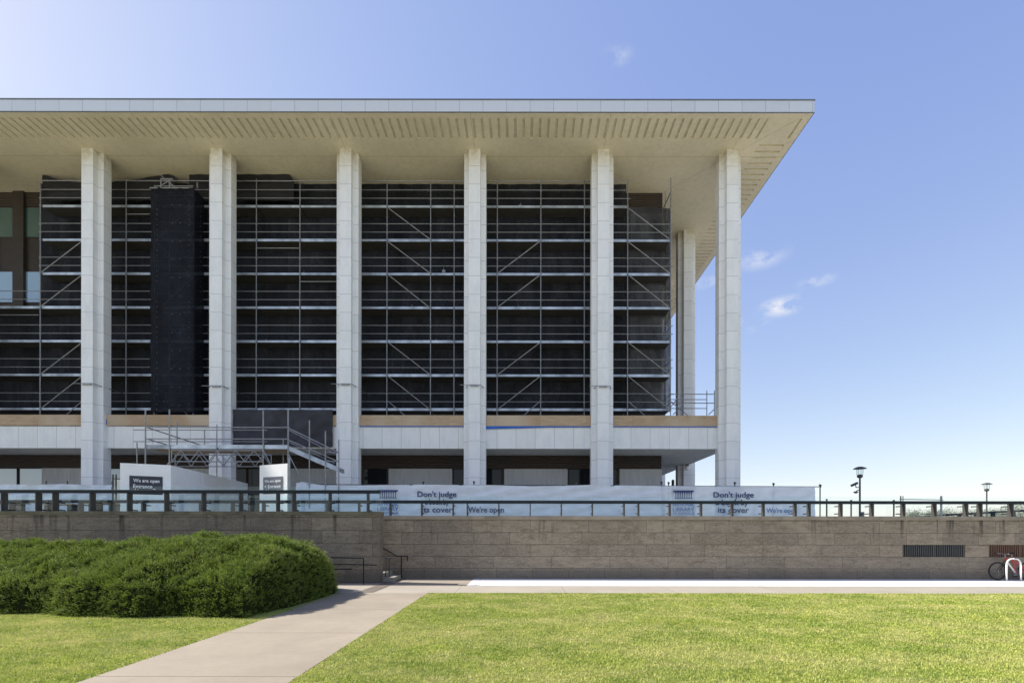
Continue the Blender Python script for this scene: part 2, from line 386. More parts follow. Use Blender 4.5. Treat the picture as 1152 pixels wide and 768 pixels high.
rect('apron_paving', -1.76, 60, 15.16, WY, .010, M['apron'])
rect('paving_band', -4.62, -4.17, 13.5, 17.4, .014, M['band'])
PZ = 2.0
b = MB(); b.quad((-130, WY+.35, PZ), (90, WY+.35, PZ), (90, 140, PZ), (-130, 140, PZ)); strct(b.build('podium_floor', M['podium']))

# ---------------------------------------------------------------- walls
rw = thing('retaining_wall', (0, WY, 0), 'long tan stone block wall along the pale footpath, behind the bike', 'wall')
VENTS = [(1015.5, 1086.0), (1112.5, 1183)]
b = MB(); xs = [-60] + [X(v, WY) for pr in VENTS for v in pr] + [60]
vz0, vz1 = Z(625.3, WY), Z(612, WY)
RT = Z(584, WY); 
for i in range(0, len(xs), 2): b.box(xs[i], xs[i+1], WY, WY+.35, 0, RT)
for i in range(1, len(xs)-1, 2):
    b.box(xs[i], xs[i+1], WY, WY+.35, 0, vz0); b.box(xs[i], xs[i+1], WY, WY+.35, vz1, RT)
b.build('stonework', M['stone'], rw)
MB().box(-60, 60, WY-.03, WY+.4, RT, RT+.13).build('coping', M['coping'], rw, .012)
lw = thing('retaining_wall', (LX, LY, 0), 'nearer dark grey stone block wall ending beside the steps, behind the hedge', 'wall')
LT = Z(579.5, LY)
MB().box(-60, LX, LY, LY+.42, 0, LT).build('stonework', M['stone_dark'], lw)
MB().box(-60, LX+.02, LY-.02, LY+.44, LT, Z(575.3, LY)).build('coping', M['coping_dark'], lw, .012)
LT = Z(575.3, LY); RT = RT+.13
# steps rising to the left between both walls
b = MB(); x = -4.36; z = .155; k = 0
while z < PZ-.02:
    b.box(-9.5 if z > 1.7 else x-3.6, x, LY+.43, WY-.01, z-.155+.0005*k, z); x -= .33; z += .155; k += 1
b.box(-60, x, LY+.43, WY-.01, z-.2, z)
strct(b.build('steps', M['walk'], None))
# vents
for i, (a, c) in enumerate(VENTS):
    lab = ('dark grey slatted vent grille low in the tan stone wall, left of the bike', 'rusty brown slatted vent grille in the stone wall above the red bike')[i]
    v = thing('vent_grille', (X(a, WY), WY, vz0), lab, 'vent', 'vent grilles in the stone wall')
    x0, x1 = X(a, WY)+.01, X(c, WY)-.01; fm = (M['steel_dark'], plain('rusty slat', (.14, .075, .05), .7))[i]
    MB().box(x0, x1, WY+.16, WY+.2, vz0+.002, vz1-.002).build('backing', M['black'], v)
    b = MB(); n = int((x1-x0)/.075)
    for q in range(n): xx = x0+(q+.5)*(x1-x0)/n; b.box(xx-.019, xx+.019, WY+.02, WY+.09, vz0+.002, vz1-.002)
    b.build('slats', fm, v)
    mid = (x0+x1)/2; MB().box(mid-.03, mid+.03, WY+.01, WY+.1, vz0+.002, vz1-.002).build('mullion', fm, v)

# ---------------------------------------------------------------- balustrades
def balustrade(px, Y, base, railpy, glasspy, x0, x1, label, loc, gz0):
    bt = thing('glass_balustrade', loc, label, 'balustrade')
    zr = Z(railpy, Y); MB().box(x0, x1, Y+.02, Y+.15, zr-.055, zr+.055).build('handrail', M['rail'], bt, .01)
    zc = [Z(569, Y+.35)+(base-RT), Z(577.3, Y+.35)+(base-RT)]
    first = None
    for q in px:
        xx = X(q, Y)
        if first is None:
            first = MB().box(xx-.018, xx+.018, Y+.0, Y+.21, base, zr-.055).build('post', M['post'], bt)
            for zz in zc:
                MB().box(xx-.02, xx+.02, Y+.21, Y+.43, zz-.018, zz+.018).build('clamp', M['black'], first)
            fx = xx
        else:
            p = copy_tree(first, bt); p.location.x = first.location.x + (xx-fx)
    gx = [x0] + [X(q, Y) for q in px[1:-1]] + [x1]; gt = Z(glasspy, Y+.45)
    for a, c in zip(gx[:-1], gx[1:]):
        if c-a < .1: continue
        MB().box(a+.012, c-.012, Y+.445, Y+.457, gz0, gt).build('glass_panel', M['glass'], bt)
    return bt
rp = [403,438.5,474,509.4,525.4,561,596.5,631.7,666.7,702.5,718.8,754.2,789.6,824.8,860,896,911.7,947.6,982.8,1018.3,1053.4,1089,1105,1140,1176,1212]
rp = [-26, 10, 52.5, 88, 124, 159, 188, 224, 260, 295, 331, 367] + rp
balustrade(rp, WY, RT, 564.3, 558, X(-60, WY), X(1240, WY), 'lower glass balustrade with dark handrail along the top of the long tan stone wall', (0, WY, RT), RT-.12)
lp = [-40, 1, 40, 59, 101, 143, 185, 227, 269, 311, 329, 370, 413]
balustrade(lp, LY, LT, 553, 547.5, X(-60, LY), X(426.5, LY), 'upper glass balustrade with dark handrail on the nearer grey wall above the hedge', (LX, LY, LT), LT+.02)

# ---------------------------------------------------------------- handrails at the steps and before the wall
def tubes(name, mat, loc, label, cat, rails, posts, r=.02):
    h = thing(name, loc, label, cat)
    for P in rails: MB().path(P, r).build('rail', mat, h)
    for P in posts: MB().path(P, r).build('post', mat, h)
    return h
def P3(px, py, Y): return (X(px, Y), Y, Z(py, Y))
Yh = WY-.12
tubes('stair_handrail', M['black'], (X(452, Yh), Yh, 0), 'dark handrail with hooked end rising beside the steps against the tan wall', 'handrail',
      [[P3(405, 600, Yh), P3(427, 614, Yh), P3(446.5, 625.5, Yh), P3(458.5, 625.5, Yh), P3(458.5, 630.5, Yh)]], [[P3(451.5, 625.5, Yh), P3(451.5, 650, Yh)]])
Yh = LY+.55
tubes('stair_handrail', M['steel_dark'], (X(434, Yh), Yh, 0), 'short steel handrail standing at the foot of the steps by the wall end', 'handrail',
      [[P3(400, 606, Yh), P3(433.5, 627.5, Yh), P3(442, 627.5, Yh)]], [[P3(434, 627.5, Yh), P3(434, 655, Yh)], [P3(438, 627.5, Yh), P3(438, 652, Yh)]])
Yh = LY-.35
tubes('ramp_handrail', M['black'], (X(409, Yh), Yh, 0), 'dark double handrail before the grey wall just right of the hedge', 'handrail',
      [[P3(330, 626, Yh), P3(409, 628, Yh)], [P3(330, 633.5, Yh), P3(424, 635.5, Yh)], [P3(330, 640, Yh), P3(396, 640, Yh)]],
      [[P3(409, 628, Yh), P3(409, 657, Yh)], [P3(345, 627, Yh), P3(345, 657, Yh)]], .018)

# ---------------------------------------------------------------- the library building
SP = 145.2*24.7/F                    # column spacing 6.59 m
CX = 10.70; CY = 25.25; SO = 21.24   # corner column centre, soffit height
RX, RY0, RY1 = 13.58, 22.55, 25.25+7*SP+2.75
XL = -88.0
lib = thing('library_building', (CX, CY, PZ), 'long pale marble building with tall cross shaped columns and deep flat roof', 'building')
roof = MB().box(XL, RX, RY0, RY1, SO+.62, SO+.64).box(XL, RX-.03, RY0+.03, RY0+.2, SO+.12, SO+.62).box(RX-.2, RX-.03, RY0+.2, RY1, SO+.12, SO+.62)
roof = roof.build('roof_deck', M['cap'], lib)
MB().box(XL, RX, RY0-.01, RY0+.03, SO+.03, SO+.555).box(RX-.03, RX+.01, RY0+.032, RY1, SO+.03, SO+.555).build('fascia', M['fascia'], lib)
MB().box(XL, RX+.03, RY0-.03, RY0+.12, SO+.56, SO+.61).box(RX-.12, RX+.03, RY0+.122, RY1, SO+.56, SO+.61).build('roof_capping', M['cap'], lib)
MB().box(XL, RX+.005, RY0-.005, RY0+.03, SO+.0, SO+.026).box(RX-.03, RX+.005, RY0+.032, RY1, SO, SO+.026).build('drip_edge', M['cap'], lib)
# soffit with recessed slots
fy0, fy1 = RY0+.33, RY0+1.5
sx0, sx1 = RX-1.66, RX-.40
so_ = MB(); gr = MB(); ST = .398; SWD = .125; DP = .05
def slot(x0, x1, y0, y1):
    z = SO; zt = SO+DP
    gr.quad((x0,y0,z),(x1,y0,z),(x1,y0,zt),(x0,y0,zt)); gr.quad((x1,y1,z),(x0,y1,z),(x0,y1,zt),(x1,y1,zt))
    gr.quad((x0,y1,z),(x0,y0,z),(x0,y0,zt),(x0,y1,zt)); gr.quad((x1,y0,z),(x1,y1,z),(x1,y1,zt),(x1,y0,zt))
    gr.quad((x0,y0,zt),(x1,y0,zt),(x1,y1,zt),(x0,y1,zt))
def sq(x0, x1, y0, y1): so_.quad((x0,y0,SO),(x0,y1,SO),(x1,y1,SO),(x1,y0,SO))
E = RX-.03
sq(XL, E, RY0+.03, fy0)
sl = []; x = 11.56
while x > -62: sl.append((x-SWD/2, x+SWD/2)); x -= ST
sl = sl[::-1] + [(13.09, 13.09+SWD)]
pv = XL
for a, c in sl: sq(pv, a, fy0, fy1); slot(a, c, fy0, fy1); pv = c
sq(pv, E, fy0, fy1)
sq(XL, sx0, fy1, RY1)
y = 24.46; pv = fy1
while y < RY1-1.8:
    sq(sx0, sx1, pv, y-SWD/2); slot(sx0, sx1, y-SWD/2, y+SWD/2); pv = y+SWD/2; y += ST
sq(sx0, sx1, pv, RY1); sq(sx1, E, fy1, RY1)
so_.build('soffit', M['soffit'], lib); gr.build('soffit_grooves', M['groove'], lib)
# columns
def column_mesh():
    T, A, D, H = .30, .565, .56, .24        # tab half width, arm reach, tab reach, arm half thickness
    poly = [(-T,-D),(T,-D),(T,-H),(A,-H),(A,H),(T,H),(T,D),(-T,D),(-T,H),(-A,H),(-A,-H),(-T,-H)]
    return MB().prism([(CX+x, CY+y) for x, y in poly], PZ, SO+.002)
c0 = column_mesh().build('column', M['column'], lib, .012)
for k in range(1, 8):
    c = c0.copy(); col.objects.link(c); c.parent = lib; c.location.x = c0.location.x - SP*k
for k in range(1, 8):
    c = c0.copy(); col.objects.link(c); c.parent = lib; c.location.y = c0.location.y + SP*k
# floor slab
MB().box(XL, CX-.02, CY+.02, 73, 6.06, 7.16).build('floor_slab', M['soffit_low'], lib)
MB().box(XL, CX, CY, CY+.02, 6.04, 7.18).box(CX-.02, CX, CY+.021, 73, 6.04, 7.18).build('slab_facing', M['slabface'], lib)
# upper enclosure
UY = 27.95; UX = X(744, UY)
MB().box(XL, UX, UY, 72, 7.16, SO).build('upper_wall', M['bronze'], lib)
mod_ = SP/4
z0h = Z(234, UY)
MB().box(XL, UX+.03, UY-.05, UY-.001, z0h, SO-.002).box(UX, UX+.03, UY-.001, 60, z0h, SO-.002).build('bronze_header', M['bronze_band'], lib)
for k in range(5):
    xm = X(23, UY) - .0 + (k-1)*mod_*1.0
    MB().box(xm-.31, xm+.31, UY-.17, UY-.051, 7.18, SO-.003).build('mullion', M['bronze'], lib)
    for (a, c, mt) in ((268, 235, 'win'), (341, 307, 'win3'), (455, 420, 'win3')):
        f = MB().box(xm+.33, xm+mod_-.33, UY-.045, UY-.02, Z(a, UY), Z(c, UY)).build('window', M[mt], lib)
for k in range(0, 6):                   # pale wall panels behind the netting
    xa = CX - SP*k - SP + .32*SP
    MB().box(xa, min(xa+3.75, UX-.02), UY-.06, UY-.002, 7.2, z0h-.35).build('wall_panel', M['panel'], lib)
# ground floor
GY = 27.6; GX = X(744, GY); zb = Z(527, GY)
MB().box(XL, GX, GY+.25, 70, PZ, 6.06).build('entrance_wall', M['bronze'], lib)
MB().box(XL, GX, GY, GY+.249, zb, 6.055).build('bronze_band', M['bronze_band'], lib)
for k in range(0, 6):
    xa = X(697, GY) - SP*k
    MB().box(xa, min(xa+3.62, GX+.03), GY-.02, GY+.248, PZ, zb-.01).build('marble_panel', M['panel'], lib)
    for q in range(2):
        wx = xa-1.45*(q+1)+.02
        MB().box(wx, wx+1.25, GY+.16, GY+.2, PZ+.02, zb-.02).build('window', M['win2' if k < 4 else 'win3'], lib)
# dome camera
dc = thing('dome_camera', P3(773, 512, 31), 'small white dome camera hanging under the slab near the corner column', 'camera')
MB().lathe((X(773, 31), 31, 0), [(.06, 6.03), (.11, 6.0), (.11, 5.93)]).build('mount', M['steel_dark'], dc)
MB().lathe((X(773, 31), 31, 0), [(.02, 5.66), (.10, 5.68), (.15, 5.76), (.16, 5.85), (.12, 5.93)]).build('dome', M['white'], dc, 0, True)

# ---------------------------------------------------------------- plywood along the slab edge
for k, (a, c) in enumerate([(-60, 92), (119.5, 238), (374, 378.5), (403, 524), (543, 668), (686, 808.5)]):
    nm = ['between the frame edge and the leftmost column', 'under the black netted tower', 'as a short offcut left of the third column', 'between the third and fourth columns', 'with blue strip between the fourth and fifth columns', 'running from the fifth column to the corner column'][k]
    Yp = CY-.06
    pt = thing('plywood_board', (X(a, Yp), Yp, 7.18), 'tan plywood edge board ' + nm, 'plywood', 'plywood boards along the slab edge')
    MB().box(X(a, Yp), X(c, Yp), Yp, Yp+.03, Z(479, Yp), Z(467, Yp)).build('board', M['ply'], pt)
    if k in (3, 4, 5):
        x0, x1 = X(a, Yp), X(c, Yp); zt = Z(479, Yp)-.003
        if k == 4: MB().quad((x0, Yp+.01, zt), (x0, Yp+.01, zt-.17), (x0+(x1-x0)*.6, Yp+.01, zt-.07), (x1, Yp+.01, zt-.06), (x1, Yp+.01, zt)).build('blue_strip', M['blue'], pt)
        else: MB().box(x0, x1, Yp+.008, Yp+.02, zt-.05, zt).build('blue_strip', M['blue'], pt)
    if k == 1: MB().box(X(117, Yp), X(120, Yp), Yp-.02, Yp+.03, Z(478, Yp), Z(472, Yp)).build('blue_strip', M['blue'], pt)

# ---------------------------------------------------------------- facade scaffolding
SY = 26.35; SB = 27.45
sc = thing('facade_scaffolding', (X(754, SY), SY, 7.2), 'tall galvanised tube scaffolding with aluminium decks behind the front columns', 'scaffolding')
std = [-53, -4, 45, 93.5, 141.5, 190, 239, 288, 337, 386, 435, 484, 510.5, 559, 608, 657, 705.7, 754.2]
lev = [232, 270, 308, 346, 384, 422, 460.3]
def mesh_copy(src, parent, dx):
    c = src.copy(); col.objects.link(c); c.parent = parent; c.location.x = src.location.x + dx; return c
first = None
for i, q in enumerate(std):
    top = 202 if i > 2 else 207
    if i < 2: top = 336
    if q > 740: top = 200
    o = MB().tube((X(q, SY), SY, 7.18), (X(q, SY), SY, Z(top, SY)), .027).tube((X(q, SY)+.02, SB, 7.18), (X(q, SY)+.02, SB, Z(top, SY)), .024)
    for ly in lev:
        if ly < top: continue
        for dy in (-17, -8, 0): zz = Z(ly+dy, SY); o.tube((X(q, SY), SY, zz-.05), (X(q, SY), SY, zz+.05), .042)
    o.build('standard', M['galv'], sc)
XR = X(754.2, SY)
def span(ly): return (X(46, SY) if ly < 340 else X(-60, SY)), (X(706, SY) if ly < 240 else XR)
for ly in lev:
    a, c = span(ly)
    z = Z(ly, SY)
    b = MB(); b2 = MB()
    xs_ = [a] + [X(q, SY) for q in std if a < X(q, SY)-.1 and X(q, SY) < c-.1] + [c]
    for u, v in zip(xs_[:-1], xs_[1:]):
        h = .055 + .02*random.random(); b.box(u+.03, v-.03, SY+.035, SY+.075, z-h, z+h)
        b2.box(u+.03, v-.03, SY+.08, SB-.03, z-.05, z-.01)
    b.build('deck_edge', M['alu'], sc); b2.build('deck', M['deck'], sc)
    for dy in (-8.3, -17.6):
        if ly == 232 and dy > -10: pass
        zz = Z(ly+dy, SY); aa, cc = (a, c)
        MB().tube((aa-.1, SY-.03, zz), (cc+.12, SY-.03, zz), .018).build('guardrail', M['galv'], sc)
a, c = span(232); MB().tube((a-.05, SY-.03, Z(204.5, SY)), (c+.1, SY-.03, Z(204.5, SY)), .026).build('guardrail', M['galv'], sc)
for (q0, q1, py) in ((-60, 43, 355), (288, 337, 279.5), (142, 168, 241.5), (337, 386, 317), ):
    MB().tube(P3(q0, py, SY-.03), P3(q1, py, SY-.03), .022).build('guardrail', M['galv'], sc)
def brace(q0, y0, q1, y1): MB().tube(P3(q0, y0, SY-.06), P3(q1, y1, SY-.06), .024).build('brace', M['galv'], sc)
for (u, v) in ((436, 483), (706.5, 753)):
    for (y0, y1) in ((234, 269), (272, 307), (309, 346), (385, 421), (423, 460)): brace(u, y0, v, y1)
    brace(u, 451, u+20, 468)
for (u, v) in ((560, 607.5), (46, 93)):
    for (y0, y1) in ((307, 271), (345, 309), (421, 385), (460, 423)): brace(u, y0, v, y1)
    brace(v-19, 467.5, v, 451)
# side return walkway at the right end
for (Yr, q1, ys) in ((SY, 803.5, (443, 453)), (SB+.4, 795, (449, 459))):
    for py in ys: MB().tube(P3(754, py, Yr), P3(q1, py, Yr), .024).build('guardrail', M['galv'], sc)
    MB().tube(P3(q1, 439, Yr), (X(q1, Yr), Yr, 7.18), .026).build('standard', M['galv'], sc)
for (a, c) in (((755, 452), (775, 468)), ((752, 461), (762, 447)), ((757, 466), (768, 455)), ((797, 466), (803, 460))):
    MB().tube(P3(*a, SY+.3), P3(*c, SY+.3), .026).build('brace', M['galv'], sc)
MB().tube(P3(745, 236, SY+.2), P3(754, 216, SY+.2), .03).build('brace', M['steel_dark'], sc)
# right-end cross rails
for ly in lev[1:]:
    for dy in (0, -8, -17):
        MB().tube((XR, SY, Z(ly+dy, SY)), (XR-.0, SB+1.6, Z(ly+dy, SY)), .022).build('transom', M['galv'], sc)

for q, py, wd in ((345, 312, 5), (465, 349, 6), (585, 236, 5), (500, 308, 4), (583, 349, 5), (303, 387, 4), (492, 387, 4)):
    MB().box(X(q, SB)-.09, X(q, SB)+.09, SB-.42, SB-.36, Z(py+3, SB), Z(py, SB)).tube((X(q, SB), SB-.39, Z(py, SB)), (X(q, SB), SB-.39, Z(py-3, SB)), .01).build('site_light', M['galv'], sc)
# shade cloth hung on the scaffold, one sheet per bay
def cloth_sheet(name, pts_top, bot, Yc, mat, label, cat, group, wav=.014, parent=None):
    # pts_top: [(px, py)...]; grid sheet with slight folds and thickness
    n = 60; m = 26; b = MB(); qs = [p[0] for p in pts_top]; ts = [p[1] for p in pts_top]
    x0, x1 = qs[0], qs[-1]
    for side in (0, .008):
        for j in range(m+1):
            for i in range(n+1):
                q = x0+(x1-x0)*i/n; t = float(np.interp(q, qs, ts)); py = t+(bot-t)*j/m
                yy = Yc + side + wav*math.sin(q*.33+j*.5)+wav*.7*math.sin(q*.11+j*.9+1)
                b.v.append((X(q, Yc), yy, Z(py, Yc)))
    W = (n+1)*(m+1)
    for j in range(m):
        for i in range(n):
            a = j*(n+1)+i; f = (a, a+1, a+n+2, a+n+1)
            b.f.append(f[::-1]); b.f.append(tuple(W+k for k in f))
    o = b.build(name, mat, parent, 0, True)
    if label: tag(o, label, cat, group)
    return o
G = 'shade cloths on the scaffolding'
CLY = SB-.25
sc1 = cloth_sheet('shade_cloth', [(44.5, 206), (106, 206)], 463, CLY, M['net'], 'black shade cloth with a raised left corner, beside the open teal windows', 'shade cloth', G)
cloth_sheet('shade_cloth', [(-60, 346), (44, 346)], 463, CLY+.001, M['net'], 'black shade cloth below the teal windows at the far left', 'shade cloth', G)
sc2 = cloth_sheet('shade_cloth', [(106.5, 206), (250, 206)], 463, CLY, M['net'], 'black shade cloth with two raised flaps behind the netted tower', 'shade cloth', G)
sc3 = cloth_sheet('shade_cloth', [(250.5, 205), (394, 205)], 463, CLY, M['net'], 'black shade cloth stepping down at its top between second and third columns', 'shade cloth', G)
cloth_sheet('shade_cloth', [(394.5, 204), (536, 204)], 463, CLY, M['net'], 'black shade cloth with braces sloping down right before it, between third and fourth columns', 'shade cloth', G)
cloth_sheet('shade_cloth', [(536.5, 204.5), (679, 204.5)], 463, CLY, M['net'], 'black shade cloth with braces rising right before it, between fourth and fifth columns', 'shade cloth', G)
cloth_sheet('shade_cloth', [(679.5, 205), (704, 205)], 463, CLY, M['net'], 'narrow black shade cloth just right of the fifth column', 'shade cloth', G)
cloth_sheet('debris_net', [(705, 233), (754, 234)], 463, CLY, M['net_open'], 'grey see-through debris net at the right end of the scaffolding', 'net', None)
for par, tops in ((sc1, [(47, 197.5), (52, 198.5), (72, 204), (93, 207)]), (sc2, [(118, 206), (150, 203), (180, 197.5), (190, 196.5), (195, 198.5), (197, 203)]), (sc2, [(212, 197), (240, 196.3)]), (sc3, [(258, 196.3), (325, 196.6), (330, 203)])):
    cloth_sheet('cloth_flap', tops, 226, SY+.12, M['flap'], None, None, None, .014, par)
# tarp over the slab edge in the entrance bay
cloth_sheet('tarpaulin', [(262, 461), (374, 461)], 503, CY-.12, M['tarp'], 'charcoal tarpaulin over the slab edge behind the entrance platform', 'tarpaulin', None, .02)

# netted tower
TY = 25.55
tw = thing('netted_tower', (X(196, TY), TY, 7.2), 'tall black netting wrapped tower standing before the second bay of scaffolding', 'tower')
x0, x1 = X(169, TY), X(217.5, TY); zt, zb_ = Z(212.5, TY), Z(464.5, TY)
b = MB(); n, m = 14, 60; yb = 26.9
ring = [(x0 + (x1-x0)*i/n, TY) for i in range(n+1)] + [(x1, TY+(yb-TY)*i/6) for i in range(1, 7)] + [(x1+(x0-x1)*i/n, yb) for i in range(1, n+1)] + [(x0, yb+(TY-yb)*i/6) for i in range(1, 6)]
for j in range(m+1):
    z = zb_ + (zt-zb_)*j/m
    for i, (x, y) in enumerate(ring):
        d = .045*math.sin(i*1.9+j*.35)*math.sin(j*.61)+.035*math.sin(j*1.3+i)+.03*math.sin(i*.8-j*.5)
        b.v.append((x, y+(d if y < TY+.01 else 0), z))
K = len(ring)
for j in range(m):
    for i in range(K): b.f.append((j*K+i, j*K+(i+1)%K, (j+1)*K+(i+1)%K, (j+1)*K+i))
b.f.append(tuple(m*K+i for i in range(K)))
nf = len(b.f)
for j in range(13):
    z = zt - .9 - j*.96
    for q in (194, 203): b.box(X(q, TY)-.04, X(q, TY)+.04, TY-.06, TY-.05, z-.006, z+.006)
for j in range(46):
    z = zt - .6 - j*.27
    for q in (177, 213, 222): 
        if random.random() < .75: b.box(X(q, TY)-.012 if q < 220 else x1+.002, (X(q, TY)+.012) if q < 220 else x1+.01, (TY-.06) if q < 220 else TY+.5, (TY-.05) if q < 220 else TY+.53, z-.014, z+.014)
nb = b.build('netting', M['shroud'], tw, 0, True); nb.data.materials.append(M['galv'])
for p_ in nb.data.polygons:
    if p_.index >= nf: p_.material_index = 1
b = MB()
b.tube(P3(168, 212, TY), P3(216, 212, TY), .03).tube(P3(180.5, 212, TY), P3(180.5, 202, TY), .03).tube(P3(190.5, 212, TY), P3(190.5, 202, TY), .03).tube(P3(180, 202, TY), P3(194, 202, TY), .03).tube(P3(181, 209, TY), P3(191, 203, TY), .022).tube(P3(191, 206, TY), P3(196, 211, TY), .022).tube(P3(221.5, 212, TY+.5), P3(221.5, 206, TY+.5), .04)
b.build('top_frame', M['galv'], tw)
b = MB()
for q in (0, 1):
    for yy in (TY+.12, yb-.1): b.tube((x0+.1+q*(x1-x0-.2), yy, 7.2), (x0+.1+q*(x1-x0-.2), yy, zt-.05), .025)
for j in range(7):
    z = 7.6+j*1.9
    for dz in (0, .5, 1.0): b.tube((x0+.1, TY+.1, z+dz), (x1-.1, TY+.1, z+dz), .022)
    b.tube((x0+.1, TY+.14, z if j % 2 else z+1.9), (x1-.1, TY+.14, z+1.9 if j % 2 else z), .022)
b.build('inner_frame', M['galv'], tw)

# ties clamped round the columns
ordn = ['leftmost', 'second', 'third', 'fourth', 'fifth']
for k in range(5):
    q = 97.7+145.2*k; Yt = CY-.60; xc = X(q, Yt); py = [432.5, 435, 432.5, 433.5, 434.5][k]
    t_ = thing('column_tie', (xc, Yt, Z(py, Yt)), 'thin scaffold tie with clamp round the %s front column' % ordn[k], 'scaffold tie', 'scaffold ties round the columns')
    zz = Z(py, Yt)
    MB().box(xc-.2, xc+.2, Yt-.03, Yt+.03, zz-.05, zz+.05).build('clamp', M['galv'], t_)
    MB().tube((xc-.72, Yt, zz+.03), (xc+.36, Yt, zz+.02), .017).build('tie_tube', M['galv'], t_)
    MB().tube((xc-.38, Yt, zz), (xc-.55, SY, zz), .017).tube((xc+.36, Yt, zz), (xc+.72, SY, zz-.08), .017).build('tie_tube', M['steel_dark'], t_)

# ---------------------------------------------------------------- entrance scaffold platform
EY = 21.4; EB = 22.9
es = thing('entrance_scaffold', (X(240, EY), EY, PZ), 'low scaffold platform on lattice beams with stair down right, over the entrance', 'scaffolding')
def es_t(name, pts, r=.026, mat='galv'): return MB().path(pts, r).build(name, M[mat], es)
for q, t in ((163.5, 462), (190.5, 461), (296, 462), (324, 461)):
    es_t('standard', [(X(q, EY), EY, PZ), P3(q, t, EY)], .03)
for q, t in ((154, 498), (199, 475), (230, 484), (243.8, 478), (318.5, 494)):
    es_t('standard', [(X(q, EB), EB, PZ if q not in (199, 230, 244) else 5.3), P3(q, t, EB)], .026)
for py in (481, 494):
    es_t('guardrail', [P3(163, py, EY-.05), P3(325, py, EY-.05)])
    es_t('guardrail', [P3(150, py+3, EB), P3(300, py+3, EB)], .022)
zd = Z(503, EY)
for q0, q1 in ((164, 190), (191.5, 243), (245, 295), (297, 323)):
    b = MB().box(X(q0, EY), X(q1, EY), EY+.03, EY+.08, zd-.08, zd+.10); b.build('toe_board', M['alu'], es)
MB().box(X(164, EY), X(323, EY), EY+.09, EB, zd-.05, zd).build('deck', M['timber'], es)
def truss(q0, q1, yt, yb_, Yt, n):
    b = MB().tube(P3(q0, yt, Yt), P3(q1, yt, Yt), .026).tube(P3(q0, yb_, Yt), P3(q1, yb_, Yt), .026)
    for i in range(n):
        a = q0+(q1-q0)*i/n; c = q0+(q1-q0)*(i+1)/n; mid = (a+c)/2
        b.tube(P3(a, yb_, Yt), P3(mid, yt, Yt), .02).tube(P3(mid, yt, Yt), P3(c, yb_, Yt), .02)
    for q in (q0, q1, (q0+q1)/2): b.tube(P3(q, yb_, Yt), P3(q, yt, Yt), .022)
    return b
truss(193, 296, 507, 519.5, EY-.02, 5).build('lattice_beam', M['galv'], es)
truss(197, 305, 512, 525, EB+.6, 6).build('lattice_beam', M['galv'], es)
for a, c, Yy in (((164.5, 481), (229, 502), EB), ((165, 494), (192, 502), EB), ((297, 508), (304, 522), EY), ((325, 512), (337, 535), EY), ((190, 521), (196, 519), EY), ((186, 527), (190, 520), EY)):
    es_t('brace', [P3(*a, Yy), P3(*c, Yy)], .024, 'steel_dark' if Yy == EB else 'galv')
# stair down to the right
for a, c in (((324, 481.5), (381, 509)), ((324, 495), (381, 519.5))):
    es_t('guardrail', [P3(*a, EY-.05), P3(*c, EY-.05)], .024)
    es_t('guardrail', [P3(a[0], a[1]+2, EB), P3(c[0]-4, c[1]+2, EB)], .02)
for q, t in ((348, 473), (366, 485), (381, 494.5)): es_t('standard', [(X(q, EY), EY, PZ), P3(q, t, EY)], .028)
for py in (509, 519): es_t('guardrail', [P3(367, py, EY-.04), P3(381, py, EY-.04)], .024)
x0, z0 = X(324, EY), Z(503.5, EY); x1_, z1_ = X(381, EY), Z(528, EY); b = MB()
for Yy in (EY+.02, EB-.9):
    b.quad((x0, Yy, z0+.08), (x0, Yy, z0-.13), (x1_, Yy, z1_-.13), (x1_, Yy, z1_+.08)); b.quad((x0, Yy+.05, z0+.08), (x1_, Yy+.05, z1_+.08), (x1_, Yy+.05, z1_-.13), (x0, Yy+.05, z0-.13))
    b.quad((x0, Yy, z0+.08), (x1_, Yy, z1_+.08), (x1_, Yy+.05, z1_+.08), (x0, Yy+.05, z0+.08))
b.build('stringer', M['alu'], es)
b = MB()
for i in range(9):
    x = x0+(x1_-x0)*(i+.5)/9; z = z0+(z1_-z0)*(i+.5)/9; b.box(x-.1, x+.12, EY+.075, EB-.91, z-.02, z+.01)
b.build('treads', M['alu'], es)

# ---------------------------------------------------------------- hoardings and their signs
def text(s, name, mat, parent, p0, p1, zc, h, nrm_off=.006, bold=.0):
    # one line of lettering from p0 to p1 (x,y at its ends), centred at height zc
    cu = bpy.data.curves.new(name, 'FONT'); cu.body = s; cu.extrude = .004; cu.offset = bold; cu.size = 1; cu.resolution_u = 3
    tmp = bpy.data.objects.new(name, cu); col.objects.link(tmp)
    me = bpy.data.meshes.new_from_object(tmp.evaluated_get(bpy.context.evaluated_depsgraph_get()))
    col.objects.unlink(tmp); bpy.data.objects.remove(tmp)
    vs = np.array([v.co[:] for v in me.vertices]); mn = vs.min(0); mx_ = vs.max(0)
    u = Vector((p1[0]-p0[0], p1[1]-p0[1])); Lh = u.length; u.normalize(); n = Vector((u.y, -u.x))
    o = parent_loc(parent)
    capmax = h
    for v in me.vertices:
        a = (v.co.x-mn[0])/(mx_[0]-mn[0])*Lh; z = v.co.y*capmax/.7; d = nrm_off + v.co.z
        v.co = (p0[0]+u.x*a+n.x*d-o.x, p0[1]+u.y*a+n.y*d-o.y, zc-capmax/2+z-o.z)
    me.materials.clear(); me.materials.append(mat)
    ob = bpy.data.objects.new(name, me); col.objects.link(ob); ob.parent = parent; return ob
def lerp(a, b, t): return (a[0]+(b[0]-a[0])*t, a[1]+(b[1]-a[1])*t)
HZ = 4.29
A = (X(135, 18.3), 18.3); B = (X(192, 18.94), 18.94); C_ = (X(279, 26.1), 26.1)
